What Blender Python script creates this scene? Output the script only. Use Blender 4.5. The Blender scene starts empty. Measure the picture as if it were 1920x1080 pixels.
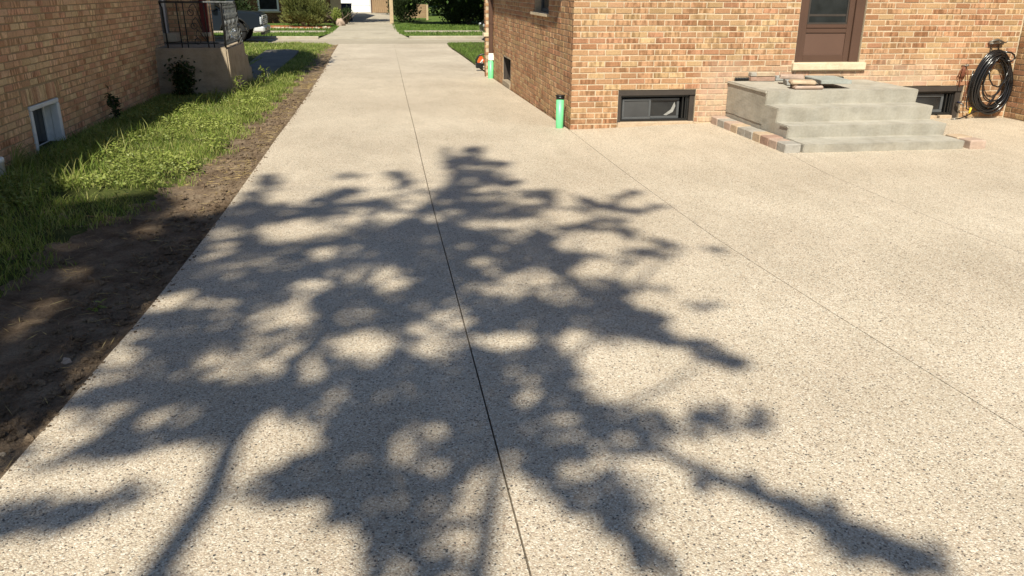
import bpy, bmesh, math, random
import numpy as np
from mathutils import Vector, Matrix
R = math.radians
rng = np.random.default_rng(7)
random.seed(7)
S = bpy.context.scene
COL = S.collection
# ------------------------------------------------------------------ camera
CAM = Vector((-2.269, -9.836, 1.562))
def camera():
    f, pitch, roll, yaw = 1530.7, R(20.157), R(.349), R(9.005)
    F = Vector((math.sin(yaw)*math.cos(pitch), math.cos(yaw)*math.cos(pitch), -math.sin(pitch)))
    Rt = Vector((math.cos(yaw), -math.sin(yaw), 0)); U = Rt.cross(F)
    R2 = math.cos(roll)*Rt + math.sin(roll)*U; U2 = -math.sin(roll)*Rt + math.cos(roll)*U
    cd = bpy.data.cameras.new('camera'); cd.sensor_width = 36; cd.lens = 36*f/1920
    cd.clip_start = .05; cd.clip_end = 2000
    o = bpy.data.objects.new('camera', cd); COL.objects.link(o)
    m = Matrix((R2, U2, -F)).transposed().to_4x4(); m.translation = CAM
    o.matrix_world = m; S.camera = o
    return F, R2, U2, f
CF, CR, CU, CFOC = camera()
# ------------------------------------------------------------------ light
SX, SY = .28, .85                       # ground shift of a shadow per metre of height
w = bpy.data.worlds.new('World'); S.world = w; w.use_nodes = True
nt = w.node_tree; nt.nodes.clear()
sky = nt.nodes.new('ShaderNodeTexSky'); sky.sky_type = 'NISHITA'; sky.sun_disc = False
sky.sun_elevation = math.atan(1/math.hypot(SX, SY)); sky.sun_rotation = math.atan2(-SX, -SY)
sky.air_density = 1.0; sky.dust_density = .4; sky.ozone_density = 1.8
bg = nt.nodes.new('ShaderNodeBackground'); bg.inputs['Strength'].default_value = .066
wo = nt.nodes.new('ShaderNodeOutputWorld')
nt.links.new(sky.outputs[0], bg.inputs[0]); nt.links.new(bg.outputs[0], wo.inputs[0])
ld = bpy.data.lights.new('sun', 'SUN'); ld.energy = 5.0; ld.angle = R(.6); ld.color = (1, .95, .81)
lo = bpy.data.objects.new('sun', ld); COL.objects.link(lo)
lo.rotation_euler = Vector((SX, SY, -1)).to_track_quat('-Z', 'Y').to_euler()
S.view_settings.view_transform = 'Standard'; S.view_settings.look = 'None'
S.view_settings.exposure = .63; S.view_settings.gamma = 1; S.view_settings.use_curve_mapping = False
S.cycles.max_bounces = 6
# ------------------------------------------------------------------ helpers
def tag(o, label=None, cat=None, group=None, kind=None):
    if label: o['label'] = label
    if cat: o['category'] = cat
    if group: o['group'] = group
    if kind: o['kind'] = kind
    return o
def thing(name, label=None, cat=None, loc=(0,0,0), group=None, kind=None):
    o = bpy.data.objects.new(name, None); COL.objects.link(o); o.location = loc; o.empty_display_size = .1
    return tag(o, label, cat, group, kind)
def link(name, me, parent=None):
    o = bpy.data.objects.new(name, me); COL.objects.link(o)
    if parent: o.parent = parent
    return o
def npmesh(name, V, F, mat, smooth=False):
    """V (n,3), F (m,k) one polygon size"""
    V = np.asarray(V, np.float32); F = np.asarray(F, np.int32)
    me = bpy.data.meshes.new(name); k = F.shape[1]
    me.vertices.add(len(V)); me.vertices.foreach_set('co', V.ravel())
    me.loops.add(F.size); me.loops.foreach_set('vertex_index', F.ravel())
    me.polygons.add(len(F)); me.polygons.foreach_set('loop_start', np.arange(0, F.size, k, dtype=np.int32))
    me.polygons.foreach_set('use_smooth', np.full(len(F), smooth))
    me.materials.append(mat); me.update(calc_edges=True); me.validate()
    return me
class MB:
    def __init__(s): s.v = []; s.f = []; s.sm = []
    def add(s, vs, fs, smooth=False):
        b = len(s.v); s.v += [tuple(v) for v in vs]
        for f in fs: s.f.append(tuple(i+b for i in f)); s.sm.append(smooth)
        return s
    def box(s, x0, x1, y0, y1, z0, z1, c=0, M=None):
        if c:
            return s.bbox(x0, x1, y0, y1, z0, z1, c, M)
        vs = [(x,y,z) for z in (z0,z1) for y in (y0,y1) for x in (x0,x1)]
        if M: vs = [M @ Vector(v) for v in vs]
        return s.add(vs, [(0,2,3,1),(4,5,7,6),(0,1,5,4),(2,6,7,3),(0,4,6,2),(1,3,7,5)])
    def bbox(s, x0, x1, y0, y1, z0, z1, c, M=None, jit=0):
        bm = bmesh.new()
        bmesh.ops.create_cube(bm, size=1)
        for v in bm.verts:
            v.co = Vector(((x0+x1)/2+v.co.x*(x1-x0), (y0+y1)/2+v.co.y*(y1-y0), (z0+z1)/2+v.co.z*(z1-z0)))
        bmesh.ops.bevel(bm, geom=bm.edges[:], offset=c, segments=1, affect='EDGES', profile=.5)
        bm.verts.index_update()
        vs = []
        for v in bm.verts:
            co = v.co + Vector((random.gauss(0,jit), random.gauss(0,jit), random.gauss(0,jit))) if jit else v.co.copy()
            vs.append(M @ co if M else co)
        fs = [[v.index for v in f.verts] for f in bm.faces]; bm.free()
        return s.add(vs, fs)
    def prism(s, poly, y0, y1, axis='y', M=None):
        n = len(poly)
        def P(a, b, t): return {'y': (a,t,b), 'x': (t,a,b), 'z': (a,b,t)}[axis]
        vs = [P(a,b,y0) for a,b in poly] + [P(a,b,y1) for a,b in poly]
        if M: vs = [M @ Vector(v) for v in vs]
        fs = [tuple(range(n)), tuple(range(2*n-1, n-1, -1))] + [(i, i+n, (i+1)%n+n, (i+1)%n) for i in range(n)]
        return s.add(vs, fs)
    def tube(s, pts, r, seg=8, closed=False, caps=True):
        pts = [Vector(p) for p in pts]; n = len(pts); rs = r if hasattr(r, '__len__') else [r]*n
        vs = []; up = None
        for i, p in enumerate(pts):
            a = pts[(i-1) % n] if (i > 0 or closed) else p; b = pts[(i+1) % n] if (i < n-1 or closed) else p
            t = (b-a).normalized()
            if up is None: up = t.orthogonal().normalized()
            else:
                up = up - t*up.dot(t)
                up = up.normalized() if up.length > 1e-6 else t.orthogonal().normalized()
            sd = t.cross(up)
            for k in range(seg):
                q = 2*math.pi*k/seg; vs.append(p + (up*math.cos(q)+sd*math.sin(q))*rs[i])
        fs = []
        for i in range(n if closed else n-1):
            j = (i+1) % n
            for k in range(seg):
                l = (k+1) % seg; fs.append((i*seg+k, i*seg+l, j*seg+l, j*seg+k))
        s.add(vs, fs, True)
        if caps and not closed:
            b = len(s.v)-len(vs); s.f += [tuple(b+k for k in range(seg-1,-1,-1)), tuple(b+(n-1)*seg+k for k in range(seg))]; s.sm += [False]*2
        return s
    def lathe(s, prof, seg=20, M=None):
        vs = []
        for r_, z in prof:
            for k in range(seg):
                q = 2*math.pi*k/seg; v = Vector((r_*math.cos(q), r_*math.sin(q), z)); vs.append(M @ v if M else v)
        fs = [(i*seg+k, i*seg+(k+1)%seg, (i+1)*seg+(k+1)%seg, (i+1)*seg+k) for i in range(len(prof)-1) for k in range(seg)]
        return s.add(vs, fs, True)
    def mesh(s, name, mat):
        me = bpy.data.meshes.new(name); me.from_pydata(s.v, [], s.f)
        me.polygons.foreach_set('use_smooth', s.sm)
        bm = bmesh.new(); bm.from_mesh(me); bmesh.ops.recalc_face_normals(bm, faces=bm.faces[:]); bm.to_mesh(me); bm.free()
        for m in (mat if isinstance(mat, (list, tuple)) else [mat]): me.materials.append(m)
        return me
    def build(s, name, mat, parent=None):
        return link(name, s.mesh(name, mat), parent)
def ring(cx, cz, rx, rz, y, n=40, ph=0): return [(cx+rx*math.cos(ph+2*math.pi*i/n), y, cz+rz*math.sin(ph+2*math.pi*i/n)) for i in range(n)]
def sm(a, b, x):
    t = np.clip((np.asarray(x, float)-a)/(b-a), 0, 1); return t*t*(3-2*t)
def zg(x, y):
    b = np.interp(y, [-15,0,7,14,21], [-.06,-.06,-.153,-.24,-.33])
    return b + .05*sm(0, 1.8, x)*(1-sm(2, 6, y))
# ------------------------------------------------------------------ materials
class MT:
    def __init__(s, name, rough=.8, spec=.3):
        s.m = bpy.data.materials.new(name); s.m.use_nodes = True; s.t = s.m.node_tree
        s.b = s.t.nodes['Principled BSDF']; s.b.inputs['Roughness'].default_value = rough
        s.b.inputs['Specular IOR Level'].default_value = spec
    def n(s, ty, **kw):
        x = s.t.nodes.new('ShaderNode'+ty)
        for k, v in kw.items():
            if hasattr(x, k): setattr(x, k, v)
            else: x.inputs[k].default_value = v
        return x
    def l(s, a, b): s.t.links.new(a, b)
    def pos(s, sc=(1,1,1)):
        g = s.n('NewGeometry'); mp = s.n('Mapping'); mp.inputs['Scale'].default_value = sc
        s.l(g.outputs['Position'], mp.inputs['Vector']); return mp.outputs[0]
    def obj(s, sc=(1,1,1)):
        g = s.n('TexCoord'); mp = s.n('Mapping'); mp.inputs['Scale'].default_value = sc
        s.l(g.outputs['Object'], mp.inputs['Vector']); return mp.outputs[0]
    def noise(s, vec, scale, detail=3, rough=.5):
        x = s.n('TexNoise'); x.inputs['Scale'].default_value = scale; x.inputs['Detail'].default_value = detail
        x.inputs['Roughness'].default_value = rough; s.l(vec, x.inputs['Vector']); return x.outputs['Fac']
    def ramp(s, fac, stops, const=False):
        x = s.n('ValToRGB'); r = x.color_ramp; r.interpolation = 'CONSTANT' if const else 'LINEAR'
        while len(r.elements) < len(stops): r.elements.new(.5)
        for e, (p, c) in zip(r.elements, stops): e.position = p; e.color = (*c, 1) if len(c) == 3 else c
        s.l(fac, x.inputs[0]); return x.outputs[0]
    def mix(s, fac, a, b, mode='MIX'):
        x = s.n('MixRGB'); x.blend_type = mode
        for v, i in ((fac,0),(a,1),(b,2)):
            if hasattr(v, 'default_value') and not isinstance(v, (int, float)): s.l(v, x.inputs[i])
            elif isinstance(v, (int, float)): x.inputs[i].default_value = v if i == 0 else (v,v,v,1)
            else: x.inputs[i].default_value = (*v, 1)
        return x.outputs[0]
    def math(s, op, a, b=0.):
        x = s.n('Math'); x.operation = op
        for v, i in ((a,0),(b,1)):
            if isinstance(v, (int, float)): x.inputs[i].default_value = v
            else: s.l(v, x.inputs[i])
        return x.outputs[0]
    def col(s, c):
        if isinstance(c, (tuple, list)): s.b.inputs['Base Color'].default_value = (*c, 1)
        else: s.l(c, s.b.inputs['Base Color'])
        return s
    def bump(s, h, st=.4, dist=.01):
        x = s.n('Bump'); x.inputs['Strength'].default_value = st; x.inputs['Distance'].default_value = dist
        s.l(h, x.inputs['Height']); s.l(x.outputs[0], s.b.inputs['Normal']); return s
def plain(name, c, rough=.6, spec=.4, metal=0, var=.12, scale=8, bump=0):
    t = MT(name, rough, spec); t.b.inputs['Metallic'].default_value = metal
    n = t.noise(t.pos(), scale, 4)
    lo_ = tuple(x*(1-var) for x in c); hi = tuple(min(1, x*(1+var)) for x in c)
    t.col(t.ramp(n, [(.3, lo_), (.7, hi)]))
    if bump: t.bump(t.noise(t.pos(), scale*6, 3), bump, .004)
    return t.m
def brick_mat(name, island, dim=1.0, warm=0.):
    t = MT(name, .85, .2)
    if island: g = t.n('NewGeometry'); rnd = g.outputs['Random Per Island']
    else: g = t.n('ObjectInfo'); rnd = g.outputs['Random']
    pal = [(.44,.28,.155),(.41,.24,.135),(.46,.315,.175),(.36,.215,.12),(.43,.26,.15),(.475,.34,.19),(.34,.185,.10),(.44,.285,.16),(.40,.22,.13),(.39,.27,.145),(.45,.285,.17),(.41,.25,.14)]
    pal = [(a*dim*(1+warm)*.90, b*dim*.835, c*dim*(1-warm)*.80) for a,b,c in pal]
    base = t.ramp(rnd, [(i/len(pal), c) for i, c in enumerate(pal)], True)
    # flashed vertical bands on some bricks
    r2 = t.math('FRACT', t.math('MULTIPLY', rnd, 37.7))
    gp = t.n('NewGeometry'); sp = t.n('SeparateXYZ'); t.l(gp.outputs['Position'], sp.inputs[0])
    cb = t.n('CombineXYZ'); t.l(t.math('ADD', sp.outputs[0], sp.outputs[1]), cb.inputs[0]); t.l(t.math('MULTIPLY', sp.outputs[2], .25), cb.inputs[2])
    t.l(t.math('MULTIPLY', rnd, 50.), cb.inputs[1])
    st = t.noise(cb.outputs[0], 26, 1)
    band = t.ramp(st, [(.40,(.70,.68,.64)),(.5,(1,1,1)),(.6,(1.25,1.28,1.30))])
    amt = t.ramp(r2, [(.30,(0,0,0)),(.62,(1,1,1))])
    c1 = t.mix(amt, base, t.mix(1., base, band, 'MULTIPLY'))
    n2 = t.noise(t.pos(), 55, 5, .65)
    c2 = t.mix(1., c1, t.ramp(n2, [(.25,(.72,.70,.68)),(.55,(1,1,1)),(.8,(1.22,1.22,1.2))]), 'MULTIPLY')
    big = t.noise(t.pos(), 1.3, 3)
    zz = t.n('Mapping'); t.l(gp.outputs['Position'], zz.inputs[0]); zz.inputs['Scale'].default_value = (.9,.9,.35)
    dn = t.math('ADD', t.noise(zz.outputs[0], 4.5, 4, .6), t.math('MULTIPLY', sp.outputs[2], .22))
    c2 = t.mix(1., c2, t.ramp(dn, [(.36,(.80,.77,.74)),(.50,(1,1,1)),(1.,(1,1,1))]), 'MULTIPLY')
    c3 = t.mix(1., c2, t.ramp(big, [(.3,(.88,.87,.85)),(.7,(1.1,1.1,1.1))]), 'MULTIPLY')
    if not name.startswith('old') and not name.startswith('dark'):
        def win(o, a, b, c, d):                        # soft window a..b rising, c..d falling
            up = t.n('MapRange'); up.inputs[1].default_value = a; up.inputs[2].default_value = b; t.l(o, up.inputs[0])
            dn_ = t.n('MapRange'); dn_.inputs[1].default_value = c; dn_.inputs[2].default_value = d; dn_.inputs[3].default_value = 1; dn_.inputs[4].default_value = 0; t.l(o, dn_.inputs[0])
            return t.math('MULTIPLY', up.outputs[0], dn_.outputs[0])
        wob = t.math('MULTIPLY', t.math('SUBTRACT', t.noise(t.pos(), 5, 3), .5), .5)
        ex = t.math('ADD', sp.outputs[0], wob); ez = t.math('ADD', sp.outputs[2], wob)
        fa = win(sp.outputs[1], -.2, -.1, .05, .1)
        ef = t.math('MULTIPLY', t.math('MULTIPLY', win(ex, 1.5, 1.8, 4.6, 5.2), win(ez, -1, -.5, .5, .8)), fa)   # pale lime bloom round the steps
        c3 = t.mix(t.math('MULTIPLY', ef, .42), c3, (.56,.44,.34))
        rs = t.math('MULTIPLY', t.math('MAXIMUM', win(sp.outputs[0], 1.45, 1.51, 1.53, 1.58), win(sp.outputs[0], 1.58, 1.61, 1.63, 1.67)), win(t.math('ADD', sp.outputs[2], t.math('MULTIPLY', wob, .6)), .95, 1.2, 4, 5))
        c3 = t.mix(t.math('MULTIPLY', t.math('MULTIPLY', rs, fa), .6), c3, (.17,.09,.035))                    # rust runs
    t.col(c3); t.bump(n2, .5, .004)
    return t.m
def mortar_mat(name, c):
    t = MT(name, .95, .1); n = t.noise(t.pos(), 60, 4); n2 = t.noise(t.pos(), 3, 3)
    t.col(t.mix(1., t.ramp(n, [(.3, tuple(x*.75 for x in c)), (.7, c)]), t.ramp(n2, [(.3,(.8,.8,.8)),(.7,(1.05,1.05,1.05))]), 'MULTIPLY')); t.bump(n, .4, .004)
    return t.m
def aggregate_mat():
    t = MT('exposed_aggregate', .62, .35); p = t.pos()
    wob = t.n('TexNoise'); wob.inputs['Scale'].default_value = 40; t.l(p, wob.inputs['Vector'])
    pv = t.n('VectorMath'); pv.operation = 'MULTIPLY_ADD'; t.l(wob.outputs['Color'], pv.inputs[0]); pv.inputs[1].default_value = (.012,.012,.012); t.l(p, pv.inputs[2])
    v = t.n('TexVoronoi'); v.inputs['Scale'].default_value = 165; t.l(pv.outputs[0], v.inputs['Vector'])
    sep = t.n('SeparateColor'); t.l(v.outputs['Color'], sep.inputs[0])
    peb = t.ramp(sep.outputs[0], [(0,(.12,.11,.10)),(.026,(.29,.24,.19)),(.09,(.44,.365,.29)),(.22,(.55,.47,.37)),(.38,(.60,.52,.42)),(.50,(.50,.425,.335)),(.62,(.63,.56,.465)),(.76,(.56,.505,.42)),(.86,(.46,.375,.295)),(.92,(.72,.67,.58))], True)
    d = t.ramp(v.outputs['Distance'], [(.25,(1,1,1)),(.62,(.80,.77,.72))])
    c = t.mix(1., peb, d, 'MULTIPLY')
    v2 = t.n('TexVoronoi'); v2.inputs['Scale'].default_value = 78; t.l(pv.outputs[0], v2.inputs['Vector'])
    sep2 = t.n('SeparateColor'); t.l(v2.outputs['Color'], sep2.inputs[0])
    big = t.math('MULTIPLY', t.ramp(sep2.outputs[1], [(.90,(0,0,0)),(.91,(1,1,1))], True), t.ramp(v2.outputs['Distance'], [(.30,(1,1,1)),(.36,(0,0,0))]))
    bigc = t.ramp(sep2.outputs[0], [(0,(.07,.065,.06)),(.35,(.17,.12,.09)),(.55,(.66,.57,.45)),(.8,(.34,.24,.16))], True)
    c = t.mix(big, c, bigc)
    n1 = t.noise(p, .55, 4); n3 = t.noise(t.pos((1,.35,1)), 5, 4)
    c = t.mix(1., c, t.ramp(n1, [(.3,(.87,.85,.825)),(.7,(1.09,1.09,1.08))]), 'MULTIPLY')
    c = t.mix(1., c, t.ramp(n3, [(.3,(.93,.93,.92)),(.7,(1.05,1.05,1.05))]), 'MULTIPLY')
    t.col(c); t.bump(t.math('SUBTRACT', 1., v.outputs['Distance']), .5, .005)
    return t.m
def leaf_mat(name, cols, rough=.55, trans=.25):
    t = MT(name, rough, .3); g = t.n('NewGeometry')
    c = t.ramp(g.outputs['Random Per Island'], [(i/(len(cols)-1) if len(cols)>1 else 0, c) for i, c in enumerate(cols)])
    n = t.noise(t.pos(), 1.1, 3); c = t.mix(1., c, t.ramp(n, [(.3,(.72,.74,.7)),(.7,(1.2,1.18,1.1))]), 'MULTIPLY')
    t.col(c)
    tr = t.n('BsdfTranslucent'); t.l(c, tr.inputs['Color']); mx = t.n('MixShader'); mx.inputs[0].default_value = trans
    t.l(t.b.outputs[0], mx.inputs[1]); t.l(tr.outputs[0], mx.inputs[2]); t.l(mx.outputs[0], t.t.nodes['Material Output'].inputs[0])
    return t.m
def glass_mat(name, c=(.012,.013,.014), rough=.06):
    t = MT(name, rough, .5); n = t.noise(t.pos(), 4, 3); t.col(t.ramp(n, [(.3, c), (.75, tuple(x*2.2 for x in c))]))
    t.l(t.ramp(t.noise(t.pos(), 9, 4), [(.3,(rough,)*3),(.8,(rough+.18,)*3)]), t.b.inputs['Roughness']); return t.m
def wood_mat(name, c, axis=2):
    t = MT(name, .75, .2); sc = [14,14,14]; sc[axis] = 1.2; n = t.noise(t.pos(tuple(sc)), 3, 5)
    t.col(t.ramp(n, [(.3, tuple(x*.7 for x in c)), (.7, c)])); t.bump(n, .3, .004); return t.m
def concrete_mat(name, c, stain=.75, sc=2.2):
    t = MT(name, .85, .25); n = t.noise(t.pos((1,1,2.2)), sc, 6, .6); f = t.noise(t.pos(), 45, 4); g = t.noise(t.pos((6,6,.8)), 1.2, 4)
    a = t.ramp(n, [(.28, tuple(x*stain for x in c)), (.5, c), (.75, tuple(min(.85, x*1.12) for x in c))])
    a = t.mix(1., a, t.ramp(f, [(.3,(.9,.9,.9)),(.7,(1.06,1.06,1.06))]), 'MULTIPLY')
    a = t.mix(1., a, t.ramp(g, [(.3,(.9,.88,.84)),(.65,(1.03,1.03,1.02))]), 'MULTIPLY')
    t.col(a); t.bump(t.mix(.5, n, f), .35, .006); return t.m
def grass_ground(name, c1, c2, soil=None):
    t = MT(name, .95, .1); n = t.noise(t.pos(), 9, 6, .7); b = t.noise(t.pos(), .7, 3)
    a = t.ramp(n, [(.3, c1), (.7, c2)]); a = t.mix(1., a, t.ramp(b, [(.3,(.8,.85,.75)),(.7,(1.15,1.1,1.1))]), 'MULTIPLY')
    if soil: a = t.mix(t.ramp(t.noise(t.pos(), 2.1, 4), [(.5,(0,0,0)),(.62,(1,1,1))]), a, soil)
    t.col(a); t.bump(n, .8, .05); return t.m
def soil_mat():
    t = MT('bare_soil', .95, .1); n = t.noise(t.pos(), 6, 7, .65); f = t.noise(t.pos(), 70, 4, .7); b = t.noise(t.pos(), 1.6, 3)
    a = t.ramp(n, [(.25,(.085,.060,.040)),(.45,(.18,.13,.09)),(.6,(.25,.19,.135)),(.75,(.33,.26,.19))])
    a = t.mix(1., a, t.ramp(f, [(.3,(.7,.69,.66)),(.7,(1.2,1.2,1.18))]), 'MULTIPLY')
    a = t.mix(1., a, t.ramp(b, [(.3,(.82,.8,.78)),(.7,(1.15,1.13,1.1))]), 'MULTIPLY')
    t.col(a); t.bump(t.mix(.5, n, f), 1., .05); return t.m
M = {}
M['agg'] = aggregate_mat()
M['brick_i'] = brick_mat('brick_face', False); M['brick_s'] = brick_mat('brick_field', True)
M['lbrick_i'] = brick_mat('old_brick_face', False, 1.72, -.05); M['lbrick_s'] = brick_mat('old_brick_field', True, 1.72, -.05)
M['mortar'] = mortar_mat('pale_mortar', (.60,.48,.335)); M['lmortar'] = mortar_mat('old_mortar', (.44,.32,.185))
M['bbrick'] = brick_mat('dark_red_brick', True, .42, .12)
M['conc'] = concrete_mat('new_concrete', (.37,.345,.295), .78, 3.); M['oconc'] = concrete_mat('old_concrete', (.34,.275,.20), .6)
M['walkshade'] = concrete_mat('shade_toned_walk', (.14,.128,.11), .7, 1.5); M['walk'] = concrete_mat('walk_concrete', (.38,.335,.265), .78, .9); M['lime'] = concrete_mat('limestone', (.60,.50,.36), .82, 5)  # front walk colour is darkened to carry the shade lying on it
M['road'] = concrete_mat('street_surface', (.33,.285,.22), .8, .5)
M['joint2'] = plain('sandy_joint', (.22,.18,.13), .95, .05); M['joint'] = plain('joint_filler', (.05,.04,.03), .95, .05)
M['soil'] = soil_mat()
M['turf'] = grass_ground('turf_base', (.035,.045,.013), (.09,.10,.03)); M['far_turf'] = grass_ground('far_turf', (.06,.10,.022), (.13,.18,.045))
M['blade'] = leaf_mat('grass_blade', [(.10,.165,.024),(.175,.25,.04),(.265,.315,.07),(.39,.37,.145),(.195,.27,.045)], .5, .35)
M['fblade'] = leaf_mat('far_grass_blade', [(.07,.13,.02),(.12,.19,.035),(.18,.24,.05)], .55, .3)
M['clover'] = leaf_mat('broad_leaf', [(.16,.21,.04),(.24,.285,.065),(.33,.36,.11),(.19,.235,.05)], .45, .3)
M['straw'] = leaf_mat('dry_straw', [(.42,.31,.14),(.55,.42,.21),(.34,.24,.11)], .7, .2)
M['leaf'] = leaf_mat('tree_leaf', [(.035,.07,.012),(.06,.10,.02),(.09,.14,.03)], .45, .10)
M['dleaf'] = leaf_mat('dark_leaf', [(.012,.025,.007),(.024,.042,.010),(.038,.06,.015)], .7, .08)
M['pine'] = leaf_mat('evergreen_needle', [(.07,.085,.022),(.12,.135,.035),(.17,.175,.05),(.05,.065,.018)], .6, .12)
M['bark'] = wood_mat('bark', (.16,.12,.085))
M['brown'] = plain('brown_paint', (.085,.046,.031), .45, .4, var=.08, scale=3); M['brown2'] = plain('brown_panel', (.112,.063,.045), .42, .4, var=.07, scale=2)
M['dbrown'] = plain('dark_bronze_frame', (.045,.036,.030), .5, .4); M['black'] = plain('black_plastic', (.012,.012,.012), .35, .5)
M['grayfr'] = plain('grey_sash', (.075,.078,.08), .5, .4)
M['glass'] = glass_mat('dark_glass'); M['screen'] = plain('grey_screen', (.055,.055,.055), .7, .2, var=.2, scale=5)
M['white'] = plain('white_paint', (.66,.66,.64), .6, .3, var=.1, scale=12); M['whitebld'] = plain('white_siding', (.80,.80,.78), .6, .3, var=.04)
M['green'] = plain('mint_green_plastic', (.16,.58,.26), .4, .4, var=.06, scale=14); M['whitepl'] = plain('white_plastic', (.78,.77,.72), .45, .4, var=.05)
M['iron'] = plain('black_iron', (.016,.016,.018), .5, .5); M['irong'] = plain('worn_and_sunlit_iron', (.10,.105,.105), .5, .5, var=.4, scale=30)
M['steel'] = plain('galvanised_steel', (.16,.145,.125), .4, .5, metal=.6)
M['hose'] = plain('black_rubber_hose', (.010,.0095,.010), .22, .6, var=.2)
M['rcord'] = plain('red_brown_cord', (.16,.055,.03), .55, .3); M['yellow'] = plain('yellow_plastic', (.75,.52,.03), .4, .4)
M['orange'] = plain('orange_plastic', (.6,.095,.02), .35, .5)
M['redpaint'] = plain('dark_red_paint', (.13,.022,.02), .5, .3); M['blue'] = plain('dark_blue_plastic', (.012,.016,.055), .5, .3)
M['carpaint'] = MT('navy_car_paint', .28, .5).col((.008,.012,.018)).m; M['blackcar'] = MT('black_car_paint', .2, .6).col((.008,.008,.009)).m
M['chrome'] = plain('chrome', (.62,.62,.62), .18, .6, metal=1, var=.05); M['silver'] = plain('bright_trim', (.62,.62,.61), .3, .6, metal=.25, var=.06); M['tyre'] = plain('tyre_rubber', (.02,.02,.02), .85, .2)  # pale grey of the trim stands in for sky reflected in chrome
M['lamp'] = plain('lamp_lens', (.55,.58,.60), .12, .6, var=.3, scale=20)
M['woodfence'] = wood_mat('tan_fence_wood', (.34,.23,.135)); M['tan'] = plain('tan_siding', (.42,.32,.20), .7, .2)
M['pot'] = plain('pink_stone', (.34,.255,.195), .8, .2, var=.2, scale=6); M['mulch'] = plain('red_mulch', (.30,.11,.05), .9, .1, var=.4, scale=25, bump=.5)
M['stone'] = plain('pale_bed_stone', (.52,.43,.32), .85, .2, var=.2, scale=9)
M['roof'] = plain('roof_shingle', (.09,.075,.065), .9, .1, var=.25, scale=8)
M['paver_pink'] = concrete_mat('pink_paver', (.41,.305,.245), .78, 9); M['paver_gray'] = concrete_mat('grey_paver', (.33,.305,.27), .75, 9); M['paver_red'] = concrete_mat('red_paver', (.33,.215,.165), .75, 9)
M['paver_tan'] = concrete_mat('tan_paver', (.44,.335,.235), .8, 9); M['slate'] = concrete_mat('blue_grey_slab', (.30,.315,.29), .85, 4); M['bluegray'] = concrete_mat('blue_grey_paver', (.30,.30,.29), .8, 8)
M['charcoal'] = plain('charcoal_paver', (.035,.028,.022), .8, .2)
# ================================================================== SETTING
# sky is the world; wide ground sheet to the horizon
MB().add([(-700,-700,-.62),(700,-700,-.62),(700,900,-.62),(-700,900,-.62)], [(0,1,2,3)]).build('ground', M['turf'])['kind'] = 'structure'
def sheet(name, mat, xs, ys, zf, kind='structure', parent=None, smooth=True):
    """grid; xs is a function of y giving (x0, x1) or an array"""
    V = []; n = None
    for y in ys:
        row = xs(y) if callable(xs) else xs
        n = len(row)
        for x in row: V.append((x, y, zf(x, y)))
    m = len(ys); F = [(i*n+j, i*n+j+1, (i+1)*n+j+1, (i+1)*n+j) for i in range(m-1) for j in range(n-1)]
    o = link(name, npmesh(name, V, F, mat, smooth), parent)
    if kind: o['kind'] = kind
    return o
LE = [(-14,-3.83),(-8.5,-3.72),(-7.13,-3.655),(-6.72,-3.624),(-6.40,-3.613),(-6.056,-3.588),(-5.674,-3.563),(-5.186,-3.547),(-4.506,-3.528),(-3.534,-3.505),(-1.8,-3.489),(-.685,-3.482),(1.18,-3.468),(3.9,-3.475),(9.3,-3.52),(15,-3.61),(20.9,-3.68),(30,-3.7)]
CJ = [(-14,-1.90),(-7.9,-1.902),(-5.2,-1.905),(-3.8,-1.909),(-1.9,-1.902),(-.24,-1.89),(2.16,-1.876),(5.8,-1.85),(9.75,-1.818),(15.9,-1.768),(21,-1.742),(30,-1.74)]
RJ = [(-14,.50),(-8,.20),(-7.37,.157),(-6.79,.117),(-6.35,.081),(-5.7,.04),(-5.29,.012),(-4.6,-.02),(-3.8,-.028),(-2.4,-.035),(-.3,-.016),(-.02,-.012)]
TJ = [(-14,1.82),(-5.4,1.735),(-5.1,1.705),(-3.6,1.71),(-2.9,1.72),(-2.12,1.82),(-.0,1.84)]
RE = [(-.02,-.012),(2.4,-.012),(7.35,-.012),(8,.0),(11.3,.027),(15.2,.058),(18.7,.05),(20.9,.15),(30,.2)]
def ip(t): a = np.array(t); return lambda y: float(np.interp(y, a[:,0], a[:,1]))
fLE, fCJ, fRJ, fTJ, fRE = map(ip, (LE, CJ, RJ, TJ, RE))
drv = thing('driveway', kind='structure'); drv['label'] = 'new exposed aggregate concrete driveway and patio'
GAP = .0038
def slab(fa, fb, y0, y1, GAP=.0034):
    ys = np.arange(y0, y1, .4).tolist() + [y1]; V = []; F = []
    n = 6
    for i, y in enumerate(ys):
        a = fa(y)+GAP; b = fb(y)-GAP
        yy = y + (GAP if i == 0 else -GAP if i == len(ys)-1 else 0)
        for j in range(n):
            x = a+(b-a)*j/(n-1); V.append((x, yy, zg(x, yy)))
        V.append((a, yy, zg(a, yy)-.11)); V.append((b, yy, zg(b, yy)-.11))
    k = n+2
    for i in range(len(ys)-1):
        o, q = i*k, (i+1)*k
        for j in range(n-1): F.append((o+j, o+j+1, q+j+1, q+j))
        F.append((o+n, o, q, q+n)); F.append((o+n-1, o+n+1, q+n+1, q+n-1))
    F.append(tuple([n, *range(0, 0)] + [n+1, n-1] + [0])); e = (len(ys)-1)*k
    F.append((e+n, e, e+n-1, e+n+1))
    me = bpy.data.meshes.new('concrete_slab'); me.from_pydata(V, [], F); me.materials.append(M['agg']); me.update()
    o = link('concrete_slab', me, drv)
c0 = lambda v: (lambda y: v)
YT = 10.3
slab(fLE, fCJ, -13, YT); slab(fCJ, lambda y: fRJ(y) if y < -.02 else fRE(y), -13, YT)
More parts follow.
